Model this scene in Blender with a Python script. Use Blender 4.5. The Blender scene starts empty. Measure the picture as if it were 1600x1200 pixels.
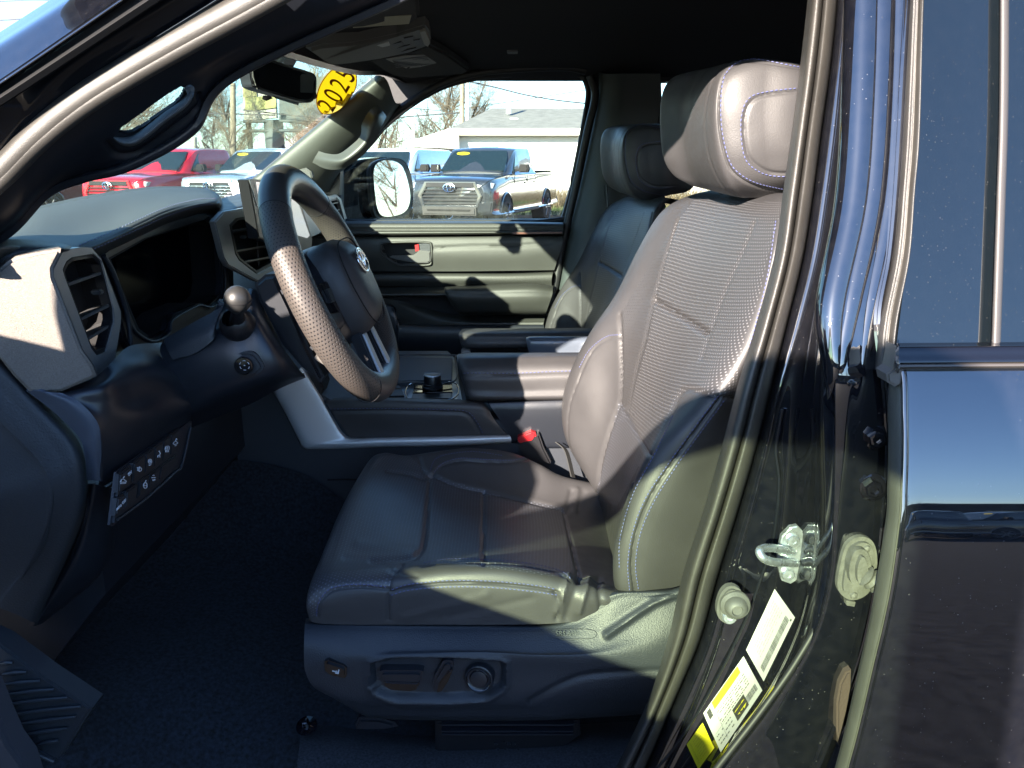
import bpy, bmesh, math, random
import numpy as np
from mathutils import Vector, Matrix
from mathutils.bvhtree import BVHTree
from mathutils.geometry import tessellate_polygon
R = math.radians
random.seed(7)
scene = bpy.context.scene
COL = scene.collection

# ------------------------------------------------------------------ camera, sky, sun, exposure
F = 1202.0; PITCH = R(16.0); CZ = 1.55
sp, cp = math.sin(PITCH), math.cos(PITCH)
cd = bpy.data.cameras.new('camera'); cam = bpy.data.objects.new('camera', cd); COL.objects.link(cam)
cam.location = (0, 0, CZ); cam.rotation_euler = (R(90) - PITCH, 0, 0)
cd.sensor_width = 36; cd.lens = F / 1600 * 36; cd.clip_start = 0.02; cd.clip_end = 2000
scene.camera = cam
SUN = Vector((0.50, 1.0, -0.42)).normalized()          # the way the light travels
sun_el = math.asin(-SUN.z); sun_az = math.atan2(-SUN.x, -SUN.y)
w = bpy.data.worlds.new('World'); scene.world = w; w.use_nodes = True
wn = w.node_tree.nodes; wl = w.node_tree.links
bg = wn['Background']; sky = wn.new('ShaderNodeTexSky'); sky.sky_type = 'NISHITA'; sky.sun_disc = False
sky.sun_elevation = sun_el; sky.sun_rotation = sun_az; sky.air_density = 1.0; sky.dust_density = 0.4; sky.ozone_density = 3.0
tn = wn.new('ShaderNodeVectorMath'); tn.operation = 'MULTIPLY'; tn.inputs[1].default_value = (.86, .96, 1.12)
wl.new(sky.outputs[0], tn.inputs[0]); wl.new(tn.outputs[0], bg.inputs[0]); bg.inputs[1].default_value = 0.082
sl = bpy.data.lights.new('sun', 'SUN'); so = bpy.data.objects.new('sun', sl); COL.objects.link(so)
sl.energy = 5.0; sl.angle = R(0.5); sl.color = (1.0, 0.87, 0.74)
so.rotation_euler = SUN.to_track_quat('-Z', 'Y').to_euler(); so.location = (-3, -6, 5)
vs = scene.view_settings
vs.view_transform = 'Standard'; vs.look = 'None'; vs.gamma = 1; vs.exposure = 2.7
vs.use_curve_mapping = False
scene.cycles.max_bounces = 7; scene.cycles.transparent_max_bounces = 12
scene.cycles.use_denoising = True

# ------------------------------------------------------------------ geometry helpers
def P(x, y, Y):
    u = (x - 800) / F; v = (600 - y) / F
    dy = cp + v * sp; dz = -sp + v * cp
    t = Y / dy
    return Vector((u * t, Y, CZ + dz * t))
def PX(x, y, X):
    u = (x - 800) / F; v = (600 - y) / F
    t = X / u
    return Vector((X, (cp + v * sp) * t, CZ + (-sp + v * cp) * t))
def PZ(x, y, Z):
    u = (x - 800) / F; v = (600 - y) / F
    t = (Z - CZ) / (-sp + v * cp)
    return Vector((u * t, (cp + v * sp) * t, Z))
def proj(a):                                            # world (n,3) -> pixels
    a = np.asarray(a, float); z = a[:, 2] - CZ
    d = a[:, 1] * cp - z * sp; up = a[:, 1] * sp + z * cp
    return np.stack([800 + a[:, 0] / d * F, 600 - up / d * F], 1)
def cr(pts, n, closed=False):
    a = np.array([tuple(p) for p in pts], float)
    m = len(a)
    if m == 2 and not closed:
        t = np.linspace(0, 1, n)[:, None]; return a[0] * (1 - t) + a[1] * t
    if closed: q = np.vstack([a[-1], a, a[0], a[1]]); segs = m
    else: q = np.vstack([2 * a[0] - a[1], a, 2 * a[-1] - a[-2]]); segs = m - 1
    t = np.linspace(0, segs, n, endpoint=not closed); i = np.minimum(t.astype(int), segs - 1); f = (t - i)[:, None]
    p0, p1, p2, p3 = q[i], q[i + 1], q[i + 2], q[i + 3]
    return 0.5 * ((2 * p1) + (-p0 + p2) * f + (2 * p0 - 5 * p1 + 4 * p2 - p3) * f * f + (-p0 + 3 * p1 - 3 * p2 + p3) * f ** 3)
def even(pts, step, closed=False):                      # resample a polyline at an even spacing
    a = np.array([tuple(p) for p in pts], float)
    if closed: a = np.vstack([a, a[:1]])
    d = np.r_[0, np.cumsum(np.linalg.norm(np.diff(a, axis=0), axis=1))]
    n = max(2, int(round(d[-1] / step)) + 1); s = np.linspace(0, d[-1], n)
    r = np.stack([np.interp(s, d, a[:, k]) for k in range(a.shape[1])], 1)
    return r[:-1] if closed else r
def newobj(name, verts, faces, mats, parent=None, smooth=35, mi=None, uv=None):
    me = bpy.data.meshes.new(name); me.from_pydata([tuple(v) for v in verts], [], faces)
    if not isinstance(mats, (list, tuple)): mats = [mats]
    for m in mats: me.materials.append(m)
    if mi is not None: me.polygons.foreach_set('material_index', list(mi))
    if uv is not None:
        l = me.uv_layers.new(name='UVMap'); idx = np.zeros(len(me.loops), int); me.loops.foreach_get('vertex_index', idx)
        l.data.foreach_set('uv', np.asarray(uv)[idx].ravel())
    if smooth:
        me.polygons.foreach_set('use_smooth', [True] * len(me.polygons))
        me.set_sharp_from_angle(angle=R(smooth))
    me.update()
    o = bpy.data.objects.new(name, me); COL.objects.link(o)
    if parent is not None: adopt(o, parent)
    return o
def adopt(o, parent):
    o.parent = parent
    o.matrix_parent_inverse = parent_world(parent).inverted()
def parent_world(p):
    m = Matrix.LocRotScale(p.location, p.rotation_euler, p.scale)
    if p.parent: m = parent_world(p.parent) @ p.matrix_parent_inverse @ m
    return m
def tag(o, label=None, cat=None, group=None, kind=None):
    if label: o['label'] = label
    if cat: o['category'] = cat
    if group: o['group'] = group
    if kind: o['kind'] = kind
    return o
def empty(name, loc, label=None, cat=None, group=None):
    o = bpy.data.objects.new(name, None); o.location = loc; o.empty_display_size = .2; COL.objects.link(o)
    return tag(o, label, cat, group)
def fixn(o, outward=None):
    bm = bmesh.new(); bm.from_mesh(o.data); bmesh.ops.recalc_face_normals(bm, faces=bm.faces); bm.to_mesh(o.data); bm.free()
def merge(name, objs, parent=None):                     # several built pieces -> one mesh object
    bm = bmesh.new(); mats = []
    for o in objs:
        me = o.data; off = []
        for m in me.materials:
            if m not in mats: mats.append(m)
            off.append(mats.index(m))
        k = len(bm.faces); bm.from_mesh(me); bm.faces.ensure_lookup_table()
        for f in bm.faces[k:]: f.material_index = off[f.material_index] if off else 0
    me = bpy.data.meshes.new(name); bm.to_mesh(me); bm.free()
    for m in mats: me.materials.append(m)
    for o in objs: bpy.data.objects.remove(o)
    o = bpy.data.objects.new(name, me); COL.objects.link(o)
    if parent is not None: adopt(o, parent)
    return o

def seg_dist(p, line):                                  # p (n,2), line polyline -> distance
    best = np.full(len(p), 1e9); L = np.asarray(line, float)
    for a, b in zip(L[:-1], L[1:]):
        ab = b - a; t = np.clip(((p - a) @ ab) / max(ab @ ab, 1e-9), 0, 1)
        best = np.minimum(best, np.linalg.norm(p - a - t[:, None] * ab, axis=1))
    return best
def inpoly(p, poly):
    x, y = p[:, 0], p[:, 1]; r = np.zeros(len(p), bool); q = np.asarray(poly, float); j = len(q) - 1
    for i in range(len(q)):
        xi, yi = q[i]; xj, yj = q[j]
        c = ((yi > y) != (yj > y)) & (x < (xj - xi) * (y - yi) / (yj - yi + 1e-12) + xi)
        r ^= c; j = i
    return r

class Surf: pass
def surf(name, rows, mats, parent=None, nu=40, nv=40, thick=0.0, seams=(), puffs=(), zones=(), hole=None,
         smooth=40, closed=False, world=False, flip=False, fn=None, cap=False):
    """rows of control points (px,py,Y) -> smooth sheet; seams are (curve, width m, depth m)"""
    C = [[(Vector(p) if world or isinstance(p, Vector) else P(*p)) for p in r] for r in rows]
    g1 = np.array([cr(r, nu, closed) for r in C])        # rows x nu x 3
    g = np.array([cr(g1[:, j], nv) for j in range(nu)]).transpose(1, 0, 2)   # nv x nu x 3
    V = g.reshape(-1, 3)
    # metric uv
    du = np.linalg.norm(np.diff(g, axis=1), axis=2).mean(0); dv = np.linalg.norm(np.diff(g, axis=0), axis=2).mean(1)
    U = np.r_[0, np.cumsum(du)]; W = np.r_[0, np.cumsum(dv)]
    uv = np.stack([np.tile(U, nv), np.repeat(W, nu)], 1)
    gu = np.gradient(g, axis=1); gv = np.gradient(g, axis=0); N = np.cross(gu, gv)
    N /= np.linalg.norm(N, axis=2, keepdims=True) + 1e-12
    camv = np.array([0, 0, CZ]) - g
    if closed is False or True:
        s = np.sign((N * camv).sum(2).sum())
        N *= s
    N = N.reshape(-1, 3)
    if seams or puffs or fn:
        px = proj(V); dist = V[:, 1]; disp = np.zeros(len(V))
        face = (N * (np.array([0, 0, CZ]) - V)).sum(1) > 0
        for sm in seams:
            curve, wd, dp = sm[:3]
            d = seg_dist(px, cr(curve, max(2, len(curve) * 6))) / F * dist
            disp -= dp * np.exp(-(d / wd) ** 2) * face
        for (c, rx, ry, h) in puffs:
            disp += h * np.exp(-((px[:, 0] - c[0]) / rx) ** 2 - ((px[:, 1] - c[1]) / ry) ** 2)
        if fn: disp += fn(px, V, uv)
        V = V + N * disp[:, None]
    faces = []; mi = []
    cols = nu if closed else nu - 1
    for i in range(nv - 1):
        for j in range(cols):
            k = (j + 1) % nu
            faces.append((i * nu + j, i * nu + k, (i + 1) * nu + k, (i + 1) * nu + j))
    if s < 0: faces = [f[::-1] for f in faces]
    cen = V[np.array(faces)].mean(1); pc = proj(cen)
    mi = np.zeros(len(faces), int)
    for (poly, idx) in zones: mi[inpoly(pc, poly)] = idx
    keep = np.ones(len(faces), bool)
    if hole is not None:
        for hp in (hole if isinstance(hole[0][0], (list, tuple)) else [hole]): keep &= ~inpoly(pc, hp)
    F2 = [f for f, k in zip(faces, keep) if k]; mi2 = mi[keep]
    vv = V; uvv = uv
    if thick:
        n0 = len(V); vv = np.vstack([V, V - N * thick]); uvv = np.vstack([uv, uv])
        back = [tuple(n0 + q for q in f[::-1]) for f in F2]
        from collections import Counter
        E = Counter()
        for f in F2:
            for a, b in zip(f, f[1:] + f[:1]): E[(a, b)] += 1
        side = [(b, a, a + n0, b + n0) for (a, b) in E if (b, a) not in E]
        mi2 = np.r_[mi2, mi2, np.zeros(len(side), int)]
        F2 = F2 + back + side
    if cap and closed:
        F2 = list(F2) + [tuple(range(nu - 1, -1, -1)), tuple(range((nv - 1) * nu, nv * nu))]; mi2 = np.r_[mi2, 0, 0]
    o = newobj(name, vv, F2, mats, parent, smooth, mi2, uvv)
    if cap: fixn(o)
    return o
def bvh(*objs):
    vs_, fs_ = [], []
    for o in objs:
        k = len(vs_); vs_ += [v.co.copy() for v in o.data.vertices]; fs_ += [tuple(k + i for i in p.vertices) for p in o.data.polygons]
    return BVHTree.FromPolygons(vs_, fs_)
def hit(b, x, y):
    o = Vector((0, 0, CZ)); d = (P(x, y, 1) - o).normalized()
    r = b.ray_cast(o, d)
    if r[0] is None: return None, None
    n = r[1]
    if n.dot(d) > 0: n = -n
    return r[0], n
def stitches(name, b, curves, mat, parent, step=0.0055, ln=0.0036, rad=0.0007, off=0.0004):
    out = []
    for c in curves:
        V = []; Fc = []
        px = cr(c, 60 * max(1, len(c) - 1)); pts = []; ns = []
        for q in px:
            h, n = hit(b, q[0], q[1])
            if h is not None: pts.append(tuple(h)); ns.append(tuple(n))
        if len(pts) < 2: continue
        d = np.r_[0, np.cumsum(np.linalg.norm(np.diff(np.array(pts), axis=0), axis=1))]
        s = np.arange(0, d[-1] - ln, step)
        for a in s:
            A = Vector([np.interp(a, d, np.array(pts)[:, k]) for k in range(3)]); B = Vector([np.interp(a + ln, d, np.array(pts)[:, k]) for k in range(3)])
            n = Vector([np.interp(a, d, np.array(ns)[:, k]) for k in range(3)])
            if (B - A).length > ln * 3 or (B - A).length < 1e-6: continue
            n.normalize(); t = (B - A).normalized(); sd = t.cross(n).normalized(); n = sd.cross(t)
            A += n * off; B += n * off; M = (A + B) / 2 + n * rad * .6
            k = len(V)
            ring = [(sd, 0), (sd * .5 + n * .9, 0), (-sd * .5 + n * .9, 0), (-sd, 0)]
            for Q, sc in ((A, .5), (M, 1.0), (B, .5)):
                for (r_, _) in ring: V.append(Q + r_ * rad * sc)
            for m in range(2):
                for e in range(3): Fc.append((k + m * 4 + e, k + m * 4 + e + 1, k + m * 4 + e + 5, k + m * 4 + e + 4))
            Fc.append((k + 3, k + 2, k + 1, k)); Fc.append((k + 8, k + 9, k + 10, k + 11))
        if V: out.append(newobj(name, V, Fc, mat, parent, 60))
    return out
def tube(name, pts, r, mat, parent=None, seg=12, closed=False, n=None, prof=None, ref=None, smooth=50, uvm=True):
    """sweep a circle (or profile) along world points; r may be a list"""
    Q = [Vector(p) if (isinstance(p, Vector) or len(p) == 3 and not isinstance(p, tuple)) else P(*p) for p in pts]
    if n is None: n = len(Q) if len(Q) < 3 else len(Q) * 6
    a = cr(Q, n, closed); a = [Vector(x) for x in a]
    rr = r if isinstance(r, (list, tuple)) else [r] * len(Q)
    rad = np.interp(np.linspace(0, 1, n), np.linspace(0, 1, len(rr)), rr)
    if prof is None: prof = [(math.cos(2 * math.pi * k / seg), math.sin(2 * math.pi * k / seg)) for k in range(seg)]
    m = len(prof); V = []; uv = []; nrm = ref
    L = 0
    for i in range(n):
        t = (a[(i + 1) % n] - a[i - 1]) if closed else (a[min(i + 1, n - 1)] - a[max(i - 1, 0)])
        if t.length < 1e-9: t = Vector((0, 0, 1))
        t.normalize()
        if nrm is None: nrm = Vector((0, 0, 1)) if abs(t.z) < .9 else Vector((0, 1, 0))
        nn = (nrm - t * nrm.dot(t)).normalized()
        if ref is None: nrm = nn
        b2 = t.cross(nn)
        if i: L += (a[i] - a[i - 1]).length
        for k, (c, s) in enumerate(prof): V.append(a[i] + (nn * c + b2 * s) * rad[i]); uv.append((k / m * 2 * math.pi * rad[i], L))
    Fc = []
    for i in range(n if closed else n - 1):
        j = (i + 1) % n
        for k in range(m): Fc.append((i * m + k, i * m + (k + 1) % m, j * m + (k + 1) % m, j * m + k))
    if not closed: Fc.append(tuple(range(m - 1, -1, -1))); Fc.append(tuple(range((n - 1) * m, n * m)))
    o = newobj(name, V, Fc, mat, parent, smooth, uv=uv); fixn(o); return o
def V3(p): return p if isinstance(p, Vector) else (P(*p))
def plate(name, pts, depth, mat, parent=None, holes=(), bev=0.0, dirv=(0, 1, 0), Y=None, smooth_n=0, seg=2, smooth=35):
    """closed outline with a real thickness, extruded away along dirv"""
    def mk(l):
        q = [(p if isinstance(p, Vector) else (P(p[0], p[1], Y) if len(p) == 2 else P(*p))) for p in l]
        if smooth_n: q = [Vector(v) for v in cr(q, smooth_n, True)]
        return q
    loops = [mk(pts)] + [mk(h) for h in holes]
    V = [v for l in loops for v in l]; n = len(V); d = Vector(dirv) * depth
    tris = tessellate_polygon(loops) if holes else None
    Fc = []
    if tris:
        for t in tris: Fc.append(tuple(t)); Fc.append(tuple(n + i for i in t[::-1]))
    else: Fc.append(tuple(range(n))); Fc.append(tuple(n + i for i in range(n - 1, -1, -1)))
    k = 0
    for l in loops:
        m = len(l)
        for i in range(m): a, b = k + i, k + (i + 1) % m; Fc.append((a, b, b + n, a + n))
        k += m
    bm = bmesh.new(); vs_ = [bm.verts.new(v) for v in V + [v + d for v in V]]
    for f in Fc:
        try: bm.faces.new([vs_[i] for i in f])
        except ValueError: pass
    bmesh.ops.recalc_face_normals(bm, faces=bm.faces)
    if bev:
        bm.edges.ensure_lookup_table(); fr = set(vs_[:n]); es = []
        k = 0
        for l in loops:
            m = len(l)
            for i in range(m):
                e = bm.edges.get((vs_[k + i], vs_[k + (i + 1) % m]))
                if e: es.append(e)
            k += m
        bmesh.ops.bevel(bm, geom=es, offset=bev, segments=seg, affect='EDGES', clamp_overlap=True)
    me = bpy.data.meshes.new(name); bm.to_mesh(me); bm.free(); me.materials.append(mat)
    if smooth:
        me.polygons.foreach_set('use_smooth', [True] * len(me.polygons)); me.set_sharp_from_angle(angle=R(smooth))
    o = bpy.data.objects.new(name, me); COL.objects.link(o)
    if parent is not None: adopt(o, parent)
    return o
def box(name, c, s, mat, parent=None, bev=0.0, rot=None, seg=2):
    bm = bmesh.new(); bmesh.ops.create_cube(bm, size=1)
    for v in bm.verts: v.co = Vector((v.co.x * s[0], v.co.y * s[1], v.co.z * s[2]))
    if bev: bmesh.ops.bevel(bm, geom=bm.edges[:], offset=bev, segments=seg, affect='EDGES')
    M = Matrix.Translation(c) @ (rot.to_4x4() if rot is not None else Matrix())
    bmesh.ops.transform(bm, matrix=M, verts=bm.verts)
    me = bpy.data.meshes.new(name); bm.to_mesh(me); bm.free(); me.materials.append(mat)
    me.polygons.foreach_set('use_smooth', [True] * len(me.polygons)); me.set_sharp_from_angle(angle=R(35))
    o = bpy.data.objects.new(name, me); COL.objects.link(o)
    if parent is not None: adopt(o, parent)
    return o
def lathe(name, prof, c, ax, mat, parent=None, seg=32, mats=None, mi=None):
    """prof (r,h) turned about axis ax at c"""
    ax = Vector(ax).normalized(); a = ax.orthogonal().normalized(); b = ax.cross(a); V = []; Fc = []; m = []
    for (r, h) in prof:
        for k in range(seg): t = 2 * math.pi * k / seg; V.append(Vector(c) + ax * h + (a * math.cos(t) + b * math.sin(t)) * r)
    for i in range(len(prof) - 1):
        for k in range(seg): Fc.append((i * seg + k, i * seg + (k + 1) % seg, (i + 1) * seg + (k + 1) % seg, (i + 1) * seg + k)); m.append(mi[i] if mi else 0)
    o = newobj(name, V, Fc, mats or mat, parent, 35, m); fixn(o); return o
def text_on(name, s, size, o, xa, ya, mat, parent=None, depth=0.0004, align='CENTER'):
    cu = bpy.data.curves.new(name, 'FONT'); cu.body = s; cu.size = size; cu.align_x = align; cu.align_y = 'CENTER'; cu.extrude = depth
    t = bpy.data.objects.new(name, cu); COL.objects.link(t)
    me = bpy.data.meshes.new_from_object(t); bpy.data.objects.remove(t)
    xa = Vector(xa).normalized(); ya = Vector(ya).normalized(); za = xa.cross(ya)
    M = Matrix((xa, ya, za)).transposed().to_4x4(); M.translation = o; me.transform(M)
    me.materials.clear(); me.materials.append(mat)
    q = bpy.data.objects.new(name, me); COL.objects.link(q)
    if parent is not None: adopt(q, parent)
    return q

# ------------------------------------------------------------------ materials
def mat(name, col, rough=.5, metal=0., spec=.5, bump=None, coat=0., coat_rough=.03, ior=1.5, tint=None, var=None, rvar=None, alpha=None, sheen=0.):
    m = bpy.data.materials.new(name); m.use_nodes = True; nt = m.node_tree; N = nt.nodes; L = nt.links; b = N['Principled BSDF']
    b.inputs['Base Color'].default_value = (*col, 1); b.inputs['Roughness'].default_value = rough; b.inputs['Metallic'].default_value = metal
    b.inputs['Specular IOR Level'].default_value = spec; b.inputs['IOR'].default_value = ior
    b.inputs['Coat Weight'].default_value = coat; b.inputs['Coat Roughness'].default_value = coat_rough
    if sheen: b.inputs['Sheen Weight'].default_value = sheen; b.inputs['Sheen Roughness'].default_value = .4
    tc = N.new('ShaderNodeTexCoord')
    if var:                                               # (scale, amount): uneven tone
        nz = N.new('ShaderNodeTexNoise'); nz.inputs['Scale'].default_value = var[0]; nz.inputs['Detail'].default_value = 6
        L.new(tc.outputs['Object'], nz.inputs['Vector'])
        mr = N.new('ShaderNodeMapRange'); mr.inputs[1].default_value = .3; mr.inputs[2].default_value = .7
        mr.inputs[3].default_value = 1 - var[1]; mr.inputs[4].default_value = 1 + var[1]; L.new(nz.outputs[0], mr.inputs[0])
        mx = N.new('ShaderNodeVectorMath'); mx.operation = 'SCALE'; mx.inputs[0].default_value = col; L.new(mr.outputs[0], mx.inputs['Scale'])
        L.new(mx.outputs[0], b.inputs['Base Color'])
    if rvar:
        nz = N.new('ShaderNodeTexNoise'); nz.inputs['Scale'].default_value = rvar[0]; nz.inputs['Detail'].default_value = 5
        L.new(tc.outputs['Object'], nz.inputs['Vector'])
        mr = N.new('ShaderNodeMapRange'); mr.inputs[1].default_value = .3; mr.inputs[2].default_value = .7
        mr.inputs[3].default_value = rough - rvar[1]; mr.inputs[4].default_value = rough + rvar[1]; L.new(nz.outputs[0], mr.inputs[0]); L.new(mr.outputs[0], b.inputs['Roughness'])
    if bump:
        sc, st = bump[:2]; kind = bump[2] if len(bump) > 2 else 'noise'
        if kind == 'noise': nz = N.new('ShaderNodeTexNoise'); nz.inputs['Detail'].default_value = 4; out = nz.outputs[0]
        else: nz = N.new('ShaderNodeTexVoronoi'); out = nz.outputs['Distance']
        nz.inputs['Scale'].default_value = sc; L.new(tc.outputs['Object'], nz.inputs['Vector'])
        bp = N.new('ShaderNodeBump'); bp.inputs['Strength'].default_value = st; bp.inputs['Distance'].default_value = .001
        L.new(out, bp.inputs['Height']); L.new(bp.outputs[0], b.inputs['Normal'])
    return m
def dots(m, su, sv, rad, col, depth=.5, stag=True, rough=None, dist=.0006):
    """perforation: rows of small holes laid out on the sheet's own metric UVs"""
    nt = m.node_tree; N = nt.nodes; L = nt.links; b = N['Principled BSDF']
    uv = N.new('ShaderNodeUVMap'); sx = N.new('ShaderNodeSeparateXYZ'); L.new(uv.outputs[0], sx.inputs[0])
    def M(op, a, b_=None, c=None):
        n = N.new('ShaderNodeMath'); n.operation = op
        for i, v in enumerate((a, b_, c)):
            if v is None: continue
            if hasattr(v, 'links'): L.new(v, n.inputs[i])
            else: n.inputs[i].default_value = v
        return n.outputs[0]
    v = M('DIVIDE', sx.outputs[1], sv); u = M('DIVIDE', sx.outputs[0], su)
    if stag: u = M('ADD', u, M('MULTIPLY', M('MODULO', M('FLOOR', v), 2.0), .5))
    fu = M('MULTIPLY', M('SUBTRACT', M('FRACT', u), .5), su); fv = M('MULTIPLY', M('SUBTRACT', M('FRACT', v), .5), sv)
    d = M('SQRT', M('ADD', M('MULTIPLY', fu, fu), M('MULTIPLY', fv, fv)))
    mask = N.new('ShaderNodeMapRange'); mask.inputs[1].default_value = rad * 1.25; mask.inputs[2].default_value = rad * .75; L.new(d, mask.inputs[0])
    mx = N.new('ShaderNodeMixRGB'); mx.inputs[2].default_value = (*col, 1); L.new(mask.outputs[0], mx.inputs[0])
    src = b.inputs['Base Color']
    if src.links: L.new(src.links[0].from_socket, mx.inputs[1])
    else: mx.inputs[1].default_value = src.default_value
    L.new(mx.outputs[0], src)
    bp = N.new('ShaderNodeBump'); bp.invert = True; bp.inputs['Strength'].default_value = depth; bp.inputs['Distance'].default_value = dist
    L.new(mask.outputs[0], bp.inputs['Height'])
    if b.inputs['Normal'].links: L.new(b.inputs['Normal'].links[0].from_socket, bp.inputs['Normal'])
    L.new(bp.outputs[0], b.inputs['Normal'])
    return m
def glass(name, tint=(.85, .95, .92), refl=.08, rough=0.0, dirt=0.0):
    m = bpy.data.materials.new(name); m.use_nodes = True; nt = m.node_tree; N = nt.nodes; L = nt.links; N.remove(N['Principled BSDF'])
    tr = N.new('ShaderNodeBsdfTransparent'); tr.inputs[0].default_value = (*tint, 1)
    gl = N.new('ShaderNodeBsdfGlossy'); gl.inputs['Roughness'].default_value = rough; lw = N.new('ShaderNodeLayerWeight'); lw.inputs[0].default_value = .5
    pw = N.new('ShaderNodeMath'); pw.operation = 'POWER'; pw.inputs[1].default_value = 5.0; L.new(lw.outputs['Facing'], pw.inputs[0])
    ma = N.new('ShaderNodeMath'); ma.operation = 'MULTIPLY_ADD'; ma.inputs[1].default_value = .5; ma.inputs[2].default_value = .02; L.new(pw.outputs[0], ma.inputs[0])
    mx = N.new('ShaderNodeMixShader'); L.new(ma.outputs[0], mx.inputs[0]); L.new(tr.outputs[0], mx.inputs[1]); L.new(gl.outputs[0], mx.inputs[2])
    out = N['Material Output']; L.new(mx.outputs[0], out.inputs[0])
    if dirt:
        df = N.new('ShaderNodeBsdfDiffuse'); df.inputs[0].default_value = (.6, .6, .58, 1)
        tc = N.new('ShaderNodeTexCoord'); nz = N.new('ShaderNodeTexNoise'); nz.inputs['Scale'].default_value = 60; L.new(tc.outputs['Object'], nz.inputs[0])
        mr = N.new('ShaderNodeMapRange'); mr.inputs[1].default_value = .45; mr.inputs[2].default_value = .75; mr.inputs[3].default_value = dirt * .3; mr.inputs[4].default_value = dirt
        L.new(nz.outputs[0], mr.inputs[0]); m2 = N.new('ShaderNodeMixShader'); L.new(mr.outputs[0], m2.inputs[0]); L.new(mx.outputs[0], m2.inputs[1]); L.new(df.outputs[0], m2.inputs[2]); L.new(m2.outputs[0], out.inputs[0])
    return m
LEA = (.041, .040, .042)
M_leather = mat('black_leather', LEA, .50, bump=(650, .28), var=(8, .12), rvar=(30, .06), spec=.5)
M_perf = dots(mat('perforated_leather', LEA, .45, bump=(900, .2), spec=.6), .0050, .0050, .0008, (.015, .015, .016), .8)
M_mesh = dots(mat('ribbed_perforated_leather', (.038, .037, .039), .48, bump=(900, .2), spec=.7), .0062, .0052, .0011, (.15, .15, .16), .5, dist=.0006)
M_meshf = dots(mat('fine_ribbed_perforated_leather', (.036, .037, .042), .46, bump=(900, .2), spec=.8), .0058, .0050, .0010, (.11, .115, .14), .5, dist=.0005)
M_wheelperf = dots(mat('wheel_perforated_leather', (.058, .049, .044), .5, bump=(1200, .2)), .0048, .0048, .0010, (.010, .010, .012), .9, dist=.001)
M_stitch = mat('blue_grey_thread', (.07, .08, .19), .6)
M_stitch2 = mat('light_thread', (.35, .36, .42), .6)
M_plastic = mat('dark_grained_plastic', (.017, .020, .026), .48, bump=(620, .6), var=(5, .08))
M_plastic2 = mat('smooth_dark_plastic', (.011, .013, .018), .35, bump=(1800, .1))
M_black = mat('black_plastic', (.008, .008, .010), .4)
M_void = mat('unlit_recess', (.004, .004, .005), .9)
M_gloss = mat('gloss_black_plastic', (.004, .004, .006), .06, coat=.5)
M_head = mat('dark_headliner_fabric', (.004, .005, .008), .95, bump=(1400, .5))
M_carpet = mat('dark_carpet', (.007, .010, .015), 1.0, bump=(260, 1.0), var=(170, .8))
M_silver = mat('satin_silver_trim', (.30, .30, .30), .38, metal=.6, bump=(2500, .25), rvar=(900, .08))
M_alu = mat('brushed_console_trim', (.55, .57, .60), .36, metal=.35, bump=(2500, .1))
M_chrome = mat('bright_metal', (.75, .76, .78), .15, metal=1.)
M_zinc = mat('zinc_plated_steel', (.50, .54, .56), .30, metal=.85, var=(120, .25), rvar=(80, .1))
M_rubber = mat('weather_seal_rubber', (.036, .034, .031), .42, bump=(1600, .35), var=(30, .12), spec=.55)
M_rubberd = mat('dark_seal_rubber', (.012, .012, .013), .5)
M_paint = mat('black_metallic_paint', (.003, .0035, .006), .35, coat=1., coat_rough=.008, spec=.03)
M_paint.node_tree.nodes['Principled BSDF'].inputs['Coat IOR'].default_value = 2.2
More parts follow.
